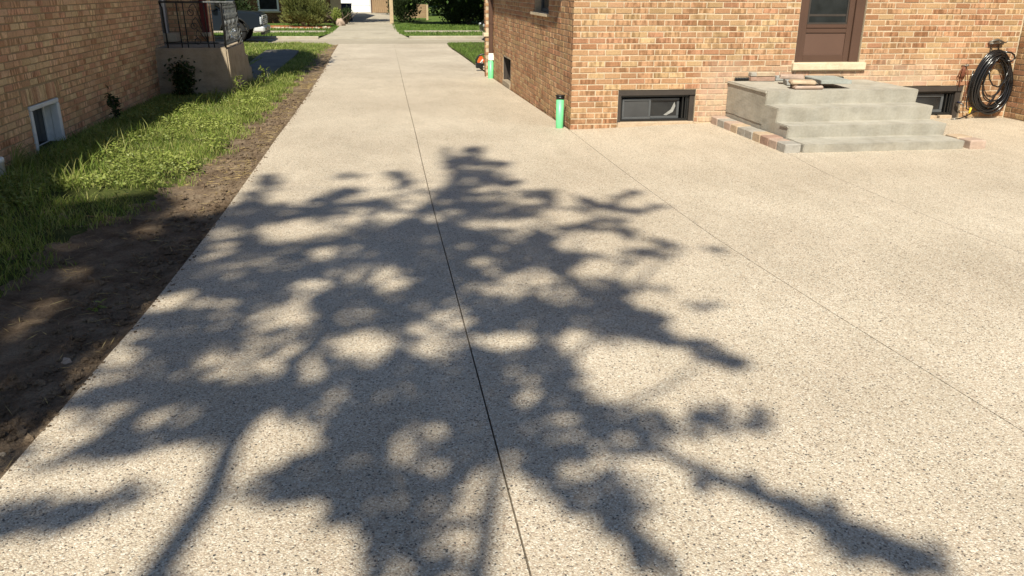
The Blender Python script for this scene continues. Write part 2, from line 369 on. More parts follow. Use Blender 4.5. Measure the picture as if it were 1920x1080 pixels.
slab(fLE, fCJ, YT, 20.95, .002); slab(fCJ, fRE, YT, 20.95, .002)
slab(fRJ, fTJ, -13, .02, .0024); slab(fTJ, c0(9.), -13, .02, .0024)
sheet('joint_base', M['joint'], lambda y: np.linspace(fLE(y)+.03, fRE(max(y, 0))-.03, 8), np.arange(-12.9, 20.9, .4), lambda x, y: zg(x, y)-.03, parent=drv)
sheet('joint_base', M['joint2'], np.linspace(-.04, 8.9, 50), np.linspace(-12.9, .015, 33), lambda x, y: zg(x, y)-.012, parent=drv)
# soil and turf of the side yard
GB = [(-14,-4.6),(-8,-4.55),(-5.1,-4.45),(-4.0,-4.46),(-2.95,-4.19),(-2.28,-4.12),(-.9,-3.94),(1.4,-3.93),(4.6,-3.92),(10.2,-4.0),(15,-4.08),(17.6,-4.1),(20.5,-3.95),(30,-3.9)]
fGB = ip(GB)
from mathutils import noise as mn
def fbm(x, y, s, o=4): return mn.fractal(Vector((x*s, y*s, 3.3)), 1., 2., o)
def zsoil(x, y):
    e = float(sm(0, .10, fLE(y)-x)); near = 1 if y < 6 else .4
    g = float(sm(-.15, .25, fGB(y)-x))
    return float(zg(x, y)) - .020 - .030*e + near*.020*fbm(x, y, 5.)*e + .013*fbm(x, y, 19., 3)*e*(y < 4) + .035*g
ys = np.concatenate([np.arange(-9., 3., .06), np.arange(3, 21.3, .25)])
sheet('bare_soil', M['soil'], lambda y: np.linspace(-4.95, fLE(y)+.004, 44), ys, zsoil)
def zturf(x, y): return zsoil(x, y) - .006 + (.018 + .012*fbm(x, y, 1.7, 3))*float(sm(-.03, .15, fGB(y)-x))
sheet('side_lawn', M['turf'], lambda y: np.linspace(-7.5, fGB(y)+.05*fbm(0, y, 4.), 26), np.concatenate([np.arange(-9., 4., .12), np.arange(4, 21.3, .4)]), lambda x, y: zturf(x, y) if x > -4.95 else float(zg(x,y)) + .02 + .012*fbm(x, y, 1.7, 3))
sheet('front_lawn', M['turf'], lambda y: np.linspace(fRE(y)+.012, 16, 20), np.arange(7.3, 21.2, .4), lambda x, y: float(zg(x,y))+.012+.03*float(sm(0,.5,x-fRE(y)))+.01*fbm(x,y,1.2,3))
# front walk of the left house, its shade put into a darker concrete
wk_ = [(-4.86,7.2),(-4.40,7.2),(-4.62,14),(-5.0,21.2),(-5.95,21.2),(-5.5,14)]
MB().prism([(-5.15,6.9),(-4.5,6.9),(-4.50,13),(-4.56,15.3),(-4.9,15.9),(-5.5,15.6),(-5.45,13)], -.36, -.158, 'z').build('front_walk', M['walkshade'])['kind'] = 'structure'
# street, kerbs, crossing
zS = -.45
MB().box(-90,90,21.25,26.0,-.6,zS).build('street', M['road'])['kind'] = 'structure'
kb = MB()
kb.box(-90,-4.15,21.0,21.22,-.6,-.335,.02); kb.box(.35,90,21.0,21.22,-.6,-.335,.02)
kb.box(-3.75,.2,20.97,21.24,-.6,-.40)
kb.build('near_kerb', M['walk'])['kind'] = 'structure'
kf = MB()
kf.box(-90,-4.7,26.02,26.2,-.6,-.335,.02); kf.box(-1.0,90,26.02,26.2,-.6,-.335,.02)
kf.add([(-4.7,26.02,zS+.01),(-1.0,26.02,zS+.01),(-1.0,26.2,-.42),(-4.7,26.2,-.42)], [(0,1,2,3)])
kf.box(-90,90,25.2,26.0,zS-.1,zS+.006)
kf.build('far_kerb', M['walk'])['kind'] = 'structure'
# far lots
fl = lambda x, y: float(np.interp(y, [26.2,28.6,34,60,120], [-.34,-.31,-.27,-.22,0.]))+.02*fbm(x, y, .5, 2)
sheet('far_lawn', M['far_turf'], lambda y: np.linspace(-60, float(np.interp(y,[26.2,28.6,33],[-4.66,-4.24,-4.14])), 30), np.concatenate([np.arange(26.2, 40, .7), [45,60,120]]), fl)
sheet('far_lawn', M['far_turf'], lambda y: np.linspace(float(np.interp(y,[26.2,28.6],[-1.04,-1.43])), 60, 30), np.concatenate([np.arange(26.2, 40, .7), [45,60,120]]), fl)
sw = MB(); sw.box(-60,-4.6,28.6,29.7,-.5,-.285); sw.box(-1.1,60,28.6,29.7,-.5,-.285); sw.build('pavement', M['walk'])['kind'] = 'structure'
far_d = thing('far_driveway', kind='structure')
dz = lambda y: float(np.interp(y, [26.2,28.6,34,60], [-.41,-.295,-.24,-.20]))
for y0, y1, wx in ((26.2,28.6,(-4.8,-4.3,-1.4,-.9)),(28.62,33.2,(-4.25,-4.15,-1.45,-1.42)),(33.22,37.8,(-4.15,-4.1,-1.42,-1.42)),(37.82,43,(-4.1,-4.0,-1.42,-1.42)),(43.02,49,(-4.0,-4.0,-1.42,-1.42)),(49.02,56,(-4.3,-4.3,-1.3,-1.3))):
    MB().add([(wx[0],y0,dz(y0)),(wx[3],y0,dz(y0)),(wx[2],y1,dz(y1)),(wx[1],y1,dz(y1)),(wx[0],y0,-.6),(wx[3],y0,-.6)], [(0,1,2,3),(4,5,1,0)]).build('concrete_slab', M['walk'], far_d)

# ================================================================== BRICKWORK
CO = .0677; BL = .2045; JT = .0125; BH = CO-JT
bmesh_cache = {}
def brick_mesh(L, mat, key):
    var = random.randrange(6); k = (round(L, 3), key, var)
    if k not in bmesh_cache:
        h, d, c = BH/2, .045, .0035; l = L/2
        V = [(-l+c,0,-h+c),(l-c,0,-h+c),(l-c,0,h-c),(-l+c,0,h-c), (-l,c,-h),(l,c,-h),(l,c,h),(-l,c,h), (-l,.09,-h),(l,.09,-h),(l,.09,h),(-l,.09,h)]
        rj = random.Random(var*7+3); V = [(a+rj.gauss(0,.0016), b+(abs(rj.gauss(0,.0012)) if i < 4 else 0), c_+rj.gauss(0,.0011)) if i < 8 else (a,b,c_) for i, (a,b,c_) in enumerate(V)]
        F = [(0,1,2,3)] + [(i, i+4, (i+1)%4+4, (i+1)%4) for i in range(4)] + [(i+4, i+8, (i+1)%4+8, (i+1)%4+4) for i in range(4)]
        me = bpy.data.meshes.new('brick'); me.from_pydata(V, [], F); me.materials.append(mat); me.update()
        bm = bmesh.new(); bm.from_mesh(me); bmesh.ops.recalc_face_normals(bm, faces=bm.faces[:])
        if bm.faces[:][0].normal.y > 0: bmesh.ops.reverse_faces(bm, faces=bm.faces[:])
        bm.to_mesh(me); bm.free(); bmesh_cache[k] = (me, np.array(V), F)
    return bmesh_cache[k]
def lay(u0, u1, k0, k1, openings, even=0., stretch=BL, corner0=False):
    """list of (uc, L, zc): running bond on a wall plane, cut round openings (ua, ub, za, zb)"""
    out = []
    for k in range(k0, k1):
        z = k*CO + JT/2 + BH/2
        off = (0 if k % 2 == 0 else -BL/2)
        u = u0 + off; cuts = sorted((a, b) for a, b, za, zb in openings if za < z < zb)
        while u < u1 - .02:
            a, b = max(u, u0), min(u+BL-JT, u1)
            segs = [(a, b)]
            for ca, cb in cuts:
                ns = []
                for p, q in segs:
                    if q <= ca or p >= cb: ns.append((p, q))
                    else:
                        if ca-p > .03: ns.append((p, ca-.004))
                        if q-cb > .03: ns.append((cb+.004, q))
                segs = ns
            out += [((p+q)/2, q-p, z) for p, q in segs if q-p > .025]
            u += BL
    return out
def screen(P):
    d = Vector(P)-CAM; zc = d.dot(CF)
    if zc < .1: return None
    return 960+CFOC*d.dot(CR)/zc, 540-CFOC*d.dot(CU)/zc, zc
def place_bricks(walls, parent, mi, ms, key, hidden, limit=300, plen=None):
    """walls: list of (bricks, fn(u)->xyz base, rotz, face normal)"""
    allb = []
    for bricks, base, rz, nrm in walls:
        for u, L, z in bricks:
            P = Vector(base(u, z)); s = screen(P); score = 0
            if s and -30 < s[0] < 1950 and -12 < s[1] < 1090 and not hidden(s[0], s[1], P):
                v = (CAM-P); cosn = max(0, v.normalized().dot(nrm)); score = L*cosn/s[2]**2
            allb.append((score, P, L, rz))
    allb.sort(key=lambda t: -t[0])
    V = []; F = []; nb = 0
    for i, (sc, P, L, rz) in enumerate(allb):
        ry = random.gauss(0, .004); pr = random.gauss(0, .0014); q = round(L, 2) if L < .19 else BL-JT
        me, bv, bf = brick_mesh(q if abs(q-L) < .004 else L, mi, key)
        Mx = Matrix.Translation(P) @ Matrix.Rotation(rz, 4, 'Z') @ Matrix.Translation((0, pr, random.gauss(0,.0008))) @ Matrix.Rotation(ry, 4, 'Y')
        if sc > 0 and nb < limit:
            o = link('brick', me, parent); o.matrix_local = Mx; nb += 1
        else:
            b = len(V); m3 = np.array(Mx); V.append(bv @ m3[:3,:3].T + m3[:3,3]); F += [tuple(j+b*0+len(bv)*(len(V)-1) for j in f) for f in bf]
    o = link('brick_courses', npmesh('brick_courses', np.concatenate(V), F, ms), parent); o['kind'] = 'stuff'
def backing(mb, u0, u1, z0, z1, openings, t0, t1, P):
    us = sorted({u0, u1, *[a for o in openings for a in o[:2] if u0 < a < u1]}); zs = sorted({z0, z1, *[a for o in openings for a in o[2:] if z0 < a < z1]})
    for i in range(len(us)-1):
        for j in range(len(zs)-1):
            uc, zc = (us[i]+us[i+1])/2, (zs[j]+zs[j+1])/2
            if any(a < uc < b and c < zc < d for a, b, c, d in openings): continue
            cs = [P(u, t, z) for z in (zs[j], zs[j+1]) for t in (t0, t1) for u in (us[i], us[i+1])]
            mb.add(cs, [(0,2,3,1),(4,5,7,6),(0,1,5,4),(2,6,7,3),(0,4,6,2),(1,3,7,5)])
# ---------------------------------------------------------------- right house
house = thing('brick_house', 'tan brick house with brown back door at the top of grey concrete steps', 'house', (3, 3, 0))
def hp(o): o.parent = house; o.matrix_parent_inverse = Matrix.Translation((-3,-3,0)); return o
HO = thing('x'); bpy.data.objects.remove(HO)
house.location = (0,0,0)
W1 = (.59,1.58,-.3,.405); W2 = (4.36,5.23,-.3,.41); DR = (2.83,3.70,.715,2.8)
SW = (4.83,5.75,-.045,.385); UW = (1.50,2.56,1.245,2.55)
facF = lay(0, 5.88, -2, 44, [W1, W2, DR, (2.80,3.777,.60,.716)])
sideF = []
for k in range(-4, 44):   # side wall starts beyond the corner bricks
    z = k*CO+JT/2+BH/2
    sideF += [b for b in lay(.102 if k % 2 == 0 else .2045, 7.38, k, k+1, [SW, UW, (1.45,2.65,1.20,1.246)])]
def hid(px, py, P):
    if P.y < .01 and 1358 < px < 1775 and py > 150: return True
    if 1490 < px < 1625 and py < 120: return True
    if 1825 < px < 1895 and 98 < py < 212: return False
    return P.x < .01 and py < 40 and False
# corner bricks have full sides: swap odd corner headers for the side stretcher
place_bricks([(facF, lambda u, z: (u, 0, z), 0, Vector((0,-1,0))), (sideF, lambda u, z: (0, u, z), -math.pi/2, Vector((-1,0,0)))], house, M['brick_i'], M['brick_s'], 'h', hid)
cb = MB()
for k in range(-2, 44):
    if k % 2: cb.box(.0005, .088, .092, .194, k*CO+JT/2, k*CO+JT/2+BH, .003)
o = cb.build('corner_brick', M['brick_s'], house); o['kind'] = 'stuff'
bk = MB()
backing(bk, .0055, 5.9, -.5, 2.98, [W1, W2, DR], .0055, .16, lambda u, t, z: (u, t, z))
backing(bk, .16, 7.38, -.5, 2.98, [SW, UW], .0065, .16, lambda u, t, z: (t, u, z))
bk.build('mortar', M['mortar'], house)
rw = MB(); rw.box(.16,12,7.2,7.38,-.5,2.98); rw.box(11.8,12,0,7.2,-.5,2.98); rw.box(5.9,11.8,.0,.16,-.5,2.98); rw.build('rear_wall', M['tan'], house)
dk = MB(); dk.box(.5,11.6,.55,.6,-.5,2.9); dk.box(.55,.6,.6,7.1,-.5,2.9); dk.build('light_block', M['charcoal'], house)  # added dark panels inside the walls, only to stop light leaking through
rf = MB(); rf.add([(-.53,-.62,2.98),(12.4,-.62,2.98),(12.4,8,2.98),(-.53,8,2.98),(-.53,-.62,3.12),(12.4,-.62,3.12),(12.4,8,3.12),(-.53,8,3.12),(3.2,3.6,4.6),(8.8,3.6,4.6)], [(3,2,1,0),(0,1,5,4),(1,2,6,5),(2,3,7,6),(3,0,4,7),(4,5,9,8),(5,6,9),(6,7,8,9),(7,4,8)])
rf.build('roof', M['roof'], house)
# pilaster at the street end of the side wall
pl = MB()
for k in range(-4, 44):
    zz = k*CO+JT/2
    if .62 < zz < .70: continue
    pl.box(-.115, -.0, 7.42 if k % 2 else 7.40, 7.60, zz, zz+BH, .003)
o = pl.build('end_pier', M['brick_s'], house); o['kind'] = 'stuff'
MB().box(-.105, 0, 7.41, 7.59, -.5, 2.9).build('pier_mortar', M['mortar'], house); MB().box(-.15,.0,7.38,7.62,.635,.705,.006).build('stone_block', M['lime'], house)

def frame_ring(mb, x0, x1, z0, z1, w_, y0, y1, c=.003):
    mb.box(x0, x1, y0, y1, z1-w_, z1, c); mb.box(x0, x1, y0, y1, z0, z0+w_, c)
    mb.box(x0, x0+w_, y0, y1, z0+w_+.001, z1-w_-.001, c); mb.box(x1-w_, x1, y0, y1, z0+w_+.001, z1-w_-.001, c)
# basement window by the corner
win = link('basement_window', (lambda m: (m.box(.592,1.578,.012,.10,.335,.403,.003), m.box(.592,.632,.012,.10,-.06,.333,.003), m.box(1.515,1.578,.03,.12,-.0,.333,.003), m)[-1])(MB()).mesh('frame', M['dbrown']), house)
m = MB(); frame_ring(m, .633, 1.514, .02, .334, .024, .055, .12); m.box(1.43,1.445,.05,.12,.045,.31); m.box(1.468,1.483,.05,.12,.045,.31); m.build('track', M['black'], win)
m = MB(); frame_ring(m, .665, 1.03, .042, .292, .026, .062, .085); m.build('sash', M['grayfr'], win)
m = MB(); frame_ring(m, 1.005, 1.405, .042, .292, .030, .088, .108); m.build('sash', M['grayfr'], win)
MB().box(.692,1.004,.072,.076,.068,.266).build('pane', M['screen'], win); MB().box(1.036,1.375,.096,.10,.072,.262).build('pane', M['glass'], win)
m = MB(); m.add([(1.21,.0945,.085),(1.30,.0935,.15),(1.345,.0935,.245),(1.36,.0945,.19),(1.33,.0935,.12),(1.25,.0945,.08)], [(0,1,2,3,4,5)]); m.build('torn_film', M['bluegray'], win)
MB().box(.595,1.575,-.012,.15,-.12,.014,.008).build('window_sill', M['paver_tan'], win)
# basement window beyond the steps
win = link('basement_window', (lambda m: (m.box(4.362,5.228,.012,.10,.335,.408,.003), m.box(5.15,5.228,.03,.12,-.02,.333,.003), m.box(4.362,4.40,.03,.1,-.02,.333,.003), m)[-1])(MB()).mesh('frame', M['dbrown']), house)
m = MB(); frame_ring(m, 4.402, 5.148, .03, .334, .03, .055, .12); m.box(5.04,5.055,.05,.12,.06,.30); m.box(5.085,5.1,.05,.12,.06,.30); m.build('track', M['black'], win)
m = MB(); frame_ring(m, 4.44, 5.02, .06, .295, .035, .07, .095); m.build('sash', M['grayfr'], win)
MB().box(4.476,4.984,.082,.086,.096,.26).build('pane', M['glass'], win)
for a, b in ((4.40,4.62),(4.65,4.78),(4.80,4.925),(4.965,5.14)):
    MB().box(a,b,.0,.13,-.12,.026,.006).build('sill_brick', M['paver_tan'], win)
# side-wall basement window, upper window
win = link('basement_window', (lambda m: (frame_ring(m, 4.84, 5.74, -.04, .38, .045, .09, .13), m)[-1])(MB()).mesh('frame', M['dbrown']), house)
win.matrix_local = Matrix.Rotation(math.pi/2, 4, 'Z') @ Matrix.Scale(-1, 4, (0,1,0)) if False else Matrix(((0,1,0,0),(1,0,0,0),(0,0,1,0),(0,0,0,1)))
(lambda m: (m.box(5.737,5.748,.012,.089,-.04,.38), m.box(4.842,5.736,.012,.089,.372,.382), m)[-1])(MB()).build('reveal_lining', M['dbrown'], win); MB().box(4.89,5.69,.11,.114,.01,.33).build('pane', M['glass'], win); MB().box(4.84,5.74,-.01,.09,-.13,-.042,.006).build('window_sill', M['oconc'], win)
win = link('upper_window', (lambda m: (frame_ring(m, 1.51, 2.55, 1.25, 2.54, .05, .10, .14), m.box(1.56,2.5,.105,.13,1.87,1.91), m)[-1])(MB()).mesh('frame', M['grayfr']), house)
win.matrix_local = Matrix(((0,1,0,0),(1,0,0,0),(0,0,1,0),(0,0,0,1)))
MB().box(1.56,2.5,.118,.122,1.30,2.49).build('pane', M['glass'], win); MB().box(1.45,2.65,-.045,.099,1.205,1.244,.005).build('window_sill', M['lime'], win)
# back door
door = link('door', (lambda m: (m.box(2.835,2.89,.03,.14,.712,2.75,.003), m.box(3.575,3.695,.03,.14,.712,2.75,.003), m.box(2.89,3.575,.03,.14,2.70,2.75,.003), m)[-1])(MB()).mesh('door_frame', M['brown']), house)
m = MB(); m.box(2.893,2.965,.055,.085,.716,2.695,.003); m.box(3.50,3.572,.055,.085,.716,2.695,.003)
m.box(2.966,3.499,.055,.085,.716,.80,.003); m.box(2.966,3.499,.055,.085,1.065,1.115,.003); m.box(2.966,3.499,.052,.085,1.122,1.165,.003); m.box(2.966,3.499,.055,.085,2.6,2.695,.003)
m.build('stiles', M['brown'], door); MB().box(2.966,3.499,.068,.078,.80,1.065).build('kick_panel', M['brown2'], door)
m = MB(); m.box(2.966,3.499,.07,.074,1.165,2.6); m.build('pane', M['glass'], door)
m = MB(); frame_ring(m, 2.968, 3.497, 1.166, 2.6, .02, .060, .069, .002); m.box(2.99,3.475,.0665,.0695,1.26,1.285); m.build('screen_frame', M['dbrown'], door)
m = MB(); m.box(2.925,2.94,.02,.055,1.62,1.74,.003); m.build('handle', M['black'], door)
MB().bbox(2.80,3.777,-.045,.14,.622,.711,.006,jit=.0015).build('door_sill', M['lime'], house)
# downspout
dsp = (lambda m: (m.box(-.092,-.012,7.02,7.09,.29,2.95,.006), m.box(-.088,-.006,7.015,7.095,.9,.93), m.box(-.088,-.006,7.015,7.095,2.2,2.23), m)[-1])(MB()).build('downspout', M['brown'], house)
m = MB(); m.bbox(-.106,.0,6.99,7.11,.20,.30,.006); m.bbox(-.098,-.005,7.0,7.10,.30,.335,.004); m.build('adapter', M['whitepl'], dsp)
# ---------------------------------------------------------------- brick wing at the right edge
wing = thing('brick_wing_wall', 'low tan brick wing wall in shade beside the coiled black hose', 'wall')
wb = lay(.012, 3.0, -2, 45, [])
place_bricks([(wb, lambda u, z: (5.89, -u, z), -math.pi/2, Vector((-1,0,0)))], wing, M['brick_i'], M['brick_s'], 'h', lambda *a: False)
MB().box(5.897,6.3,-3.0,-.005,-.5,3.05).build('mortar', M['mortar'], wing)
MB().box(5.87,6.6,-3.2,-.05,3.05,3.15).build('roof', M['roof'], wing)
# ================================================================== STEPS AND PAVERS
st = thing('concrete_steps', 'unpainted grey concrete back steps with landing below brown door', 'steps')
def stepbox(name, y0, y1, z0, z1, x1=3.835, jit=.002):
    m = MB(); bm = bmesh.new(); x0 = 1.985
    bmesh.ops.create_cube(bm, size=1)
    for v in bm.verts: v.co = Vector(((x0+x1)/2+v.co.x*(x1-x0), (y0+y1)/2+v.co.y*(y1-y0)+(.05 if v.co.y < 0 and v.co.z < 0 else 0), (z0+z1)/2+v.co.z*(z1-z0)))
    bmesh.ops.bevel(bm, geom=bm.edges[:], offset=.008, segments=2, affect='EDGES')
    bmesh.ops.subdivide_edges(bm, edges=[e for e in bm.edges if e.calc_length() > .3], cuts=14, use_grid_fill=True)
    for v in bm.verts:
        n = Vector((fbm(v.co.x+7, v.co.z*3+v.co.y, 3., 3), fbm(v.co.x*1.3, v.co.y+v.co.z, 4., 3), fbm(v.co.y+3, v.co.x, 4., 3)))
        v.co += n*jit*1.6
    me = bpy.data.meshes.new(name); bm.to_mesh(me); bm.free(); me.materials.append(M['conc']); return link(name, me, st)
stepbox('landing', -1.093, -.004, .12, .501); MB().box(1.99,3.83,-1.02,-.01,-.2,.125).build('base', M['conc'], st)
stepbox('step', -1.398, -1.03, .02, .353); stepbox('step', -1.678, -1.33, -.05, .204); stepbox('step', -2.062, -1.60, -.15, .078, 3.80)
m = MB(); m.bbox(1.972,1.99,-1.08,-.01,.475,.4985,.004,jit=.003); m.bbox(1.975,1.988,-1.67,-1.5,.182,.2005,.003,jit=.002); m.build('form_lip', M['conc'], st)
edg = thing('paver_edging', 'row of weathered pink and grey pavers along the left of the concrete steps', 'paver edging')
cm = ['paver_gray','paver_pink','paver_gray','paver_pink','paver_tan','paver_gray','paver_gray','paver_tan','paver_red','paver_pink','paver_pink']
y = -2.035; i = 0
for i, L in enumerate([.20,.195,.205,.2,.2,.205,.195,.2,.2,.2]):
    o = MB().bbox(1.79,1.965,y+.003,y+L-.003,-.09,.079+random.gauss(0,.0025),.009,jit=.0015).build('paver', M[cm[(10-i) if i else 2]], edg); y += L
edr = thing('paver_edging', 'short pair of pavers at the right foot of the concrete steps', 'paver edging')
MB().bbox(3.865,4.05,-2.06,-1.855,-.09,.078,.009,jit=.0015).build('paver', M['paver_pink'], edr); MB().bbox(3.86,4.045,-1.85,-1.64,-.09,.082,.009,jit=.0015).build('paver', M['paver_tan'], edr)
def paver(label, x, y, z, L, W_, H, rz, mat, c=.007, name='loose_paver', cat='paver', group='loose pavers left on the landing'):
    o = MB().bbox(-L/2,L/2,-W_/2,W_/2,0,H,c,jit=.0015).build(name, M[mat]); o.location = (x,y,z); o.rotation_euler = (0,0,R(rz)); return tag(o, label, cat, group)
ZL = .5035
paver('lower brown paver of the square two high stack at the back of landing', 2.43,-.06,ZL,.235,.10,.053,-6,'paver_red')
paver('upper tan paver of the square two high stack at the back of landing', 2.425,-.06,ZL+.055,.235,.10,.053,-3,'paver_tan')
paver('lower brown paver end-on at left of the square stack on landing', 2.285,-.05,ZL,.10,.09,.053,2,'paver_red')
paver('upper grey paver end-on at left of the square stack on landing', 2.287,-.052,ZL+.055,.10,.09,.050,0,'paver_gray')
paver('pale grey paver lying alone just right of the square stack', 2.66,-.03,ZL,.16,.10,.058,-4,'bluegray')
paver('blue grey paver under the tan one at the middle of landing', 2.545,-.50,ZL,.12,.20,.060,-14,'bluegray')
paver('flat tan paver bridging the blue grey paver at the middle of landing', 2.60,-.42,ZL+.062,.27,.17,.045,-22,'paver_pink')
paver('pink paver lying flat at the front edge of landing', 2.53,-.955,ZL,.33,.13,.042,-3,'paver_pink', .014)
paver('rounded tan paver resting on the pink front paver', 2.49,-.90,ZL+.044,.28,.20,.052,-16,'paver_tan', .018)
paver('dark charcoal paver hidden under the blue grey slab', 2.54,-.88,ZL,.26,.22,.05,-2,'charcoal', .004)
paver('large blue grey slab propped on the charcoal paver', 2.90,-.72,ZL+.052,.36,.50,.045,-6,'slate', .006, 'stone_slab', 'slab')
def corr(label, x0, x1):
    m = MB(); n = int((x1-x0)/.02)
    for i in range(n): m.lathe([(.0,0),(.021,0),(.021,.008),(.016,.012),(.016,.018)], 10, Matrix.Translation((x0+.02*i,-.03,ZL+.021)) @ Matrix.Rotation(math.pi/2,4,'Y'))
    o = m.build('drain_tube', M['black']); tag(o, label, 'tube')
corr('short black corrugated tube at the wall left of the paver stack', 2.06, 2.26); corr('short black corrugated tube at the wall behind the blue grey slab', 3.22, 3.52)
# ================================================================== PIPES, HOSE
pipe = thing('drain_pipe', 'short mint green drain pipe with black cap at the house corner', 'pipe', (-.10,.16,0))
m = MB(); m.lathe([(.0,-.3),(.047,-.3),(.047,.318),(.040,.318),(.040,.25),(0,.25)], 24); m.build('tube', M['green'], pipe)
m = MB(); m.lathe([(.0,.322),(.05,.322),(.060,.328),(.062,.333),(.055,.338),(.03,.34),(0,.341)], 24); m.lathe([(.05,.290),(.051,.290),(.051,.321),(.0,.3215)], 24); m.build('cap', M['black'], pipe)
pipe = thing('drain_pipe', 'mint green drain pipe below the brown downspout at the far end of wall', 'pipe', (-.055,7.05,0))
m = MB(); m.lathe([(.0,-.5),(.056,-.5),(.056,.198),(.05,.199),(0,.199)], 20); m.build('tube', M['green'], pipe)
hang = thing('hose_hanger', 'metal hose hanger bracket fixed to the brick wall above black hose', 'hose hanger', (5.55,0,.93))
m = MB(); m.tube([(-.055,-.01,-.12),(-.055,-.012,.0),(-.05,-.05,.015),(-.05,-.13,.02),(-.055,-.15,.04)], .006); m.tube([(.055,-.01,-.12),(.055,-.012,.0),(.05,-.05,.015),(.05,-.13,.02),(.055,-.15,.04)], .006); m.build('arm', M['steel'], hang)
m = MB(); m.tube([(-.11,-.02,.02),(-.06,-.03,.035),(0,-.035,.05),(.06,-.03,.035),(.11,-.02,.02)], [.008,.011,.018,.011,.008], 10); m.tube([(-.10,-.025,.0),(0,-.04,.01),(.10,-.025,.0)], .012); m.build('saddle', M['steel'], hang)
hose = thing('garden_hose', 'thick coil of shiny black hose hanging from bracket on the brick wall', 'hose', (5.575,0,0))
def loop(cx, cz, rx, rz, y, sag=0., tw=0., n=44, a0=0, a1=360):
    pts = []
    for i in range(n+1):
        q = R(a0+(a1-a0)*i/n); c, s_ = math.cos(q), math.sin(q)
        pts.append((cx+rx*c*(1+.10*s_*-1)+tw*s_, y+.012*math.sin(2*q+cx*9), cz+rz*s_))
    return pts
m = MB(); rr = random.Random(5)
for i in range(15):
    a = i % 5; b = i//5
    m.tube(loop(rr.gauss(0,.008), .455+rr.gauss(0,.010)-.012*b, .272-.019*a+rr.gauss(0,.006), .385-.017*a+rr.gauss(0,.010), -.035-.026*b-.004*a, tw=rr.gauss(0,.012)), .0125, 8, True)
m.build('coil', M['hose'], hose)
m = MB()
m.tube(loop(.03,.50,.17,.29,-.10, tw=.03, a0=100, a1=440), .0085, 8); m.tube(loop(.02,.47,.16,.25,-.075, tw=-.03, a0=80, a1=430), .0085, 8)
m.tube([(-.12,-.11,.62),(-.09,-.115,.50),(-.03,-.12,.42),(.05,-.12,.40),(.13,-.115,.45),(.21,-.10,.56)], .0095, 8)
m.tube([(.16,-.12,.66),(.12,-.13,.50),(.06,-.13,.35),(-.02,-.125,.22),(-.05,-.12,.17)], .0085, 8)
m.tube([(.0,-.13,.84),(.12,-.145,.83),(.17,-.14,.80),(.20,-.13,.76),(.16,-.13,.72),(.09,-.125,.73)], .011, 8)
m.build('loose_loop', M['hose'], hose)
m = MB(); m.tube([(-.30,-.06,.60),(-.31,-.055,.47),(-.315,-.06,.33),(-.325,-.07,.22),(-.31,-.08,.12),(-.22,-.09,.09),(-.08,-.1,.085),(.08,-.09,.11)], .008, 8)
m.tube([(-.52,-.10,-.008),(-.42,-.10,-.004),(-.33,-.10,.02),(-.24,-.09,.06),(-.15,-.08,.09)], .0085, 8); m.build('tail', M['hose'], hose)
m = MB(); m.tube([(-.265,-.085,.06),(-.253,-.085,.135)], .013, 12); m.build('connector', M['yellow'], hose)
tap = thing('wall_tap', 'small blue handled wall tap left of the hanging black hose', 'tap', (5.165,0,.19))
m = MB(); m.tube([(.0,.01,0),(.0,-.06,0),(.03,-.075,-.005),(.05,-.08,-.035)], .010, 10); m.build('spout', M['steel'], tap)
m = MB(); m.lathe([(0,0),(.028,0),(.03,.006),(0,.008)], 12, Matrix.Translation((0,-.05,.012))); m.build('handle', M['blue'], tap)
cord = thing('cord_bundle', 'small bundle of red brown cord hooked on the wall left of black hose', 'cord', (5.14,0,.60))
m = MB()
for i in range(9):
    a = rr.uniform(-.035,.055); m.tube([(.02+rr.gauss(0,.012),-.03,.055),(a*.6-.01,-.05+rr.gauss(0,.006),.02),(a-.02,-.045+rr.gauss(0,.006),-.05),(a*.7-.005,-.035,-.085-rr.random()*.02)], .007, 6)
m.build('strand', M['rcord'], cord)
m = MB(); m.lathe([(0,0),(.02,0),(.02,.02),(0,.025)], 12, Matrix.Translation((.055,-.03,.055))); m.tube([(0,.0,.06),(0.01,-.04,.06),(.03,-.06,.07)], .007); m.build('hook', M['steel'], cord)
m = MB(); m.tube([(.06,-.04,.02),(.075,-.05,-.07),(.09,-.05,-.12),(.095,-.05,-.20),(.085,-.05,-.30),(.075,-.05,-.37)], .006, 6); m.tube([(-.005,-.03,-.08),(-.003,-.03,-.16),(.0,-.03,-.21)], .006, 6); m.build('strand', M['rcord'], cord)
# ================================================================== POWER TOOL by the far corner
saw = thing('power_cutter', 'orange and black power cutter lying on gravel beyond the far green pipe', 'power tool', (-.02,8.9,float(zg(0,8.9))+.03))
m = MB(); m.box(-.13,.03,-.07,.07,.03,.15,.015)
for k in range(6): m.box(-.132+.025*k,-.120+.025*k,-.075,-.069,.045,.135)
m.build('engine_cover', M['black'], saw)
m = MB(); m.prism([(-.10,.13),(.05,.13),(.06,.20),(.01,.29),(-.04,.285),(-.085,.20)], -.05, .05); m.build('housing', M['orange'], saw)
m = MB(); m.tube([(-.125,0,.14),(-.115,0,.22),(-.07,0,.29),(.0,0,.325),(.07,0,.32),(.11,0,.30)], .016, 8); m.build('handle', M['black'], saw)
m = MB(); m.lathe([(0,-.02),(.15,-.02),(.15,.02),(0,.02)], 20, Matrix.Translation((.12,.03,.19)) @ Matrix.Rotation(R(80),4,'Y')); m.build('blade_guard', M['black'], saw)
m = MB(); m.lathe([(0,0),(.03,0),(.03,.05),(0,.05)], 12, Matrix.Translation((.01,-.09,.12)) @ Matrix.Rotation(R(-30),4,'X')); m.box(.02,.06,-.08,-.06,.08,.13); m.build('fitting', M['steel'], saw)
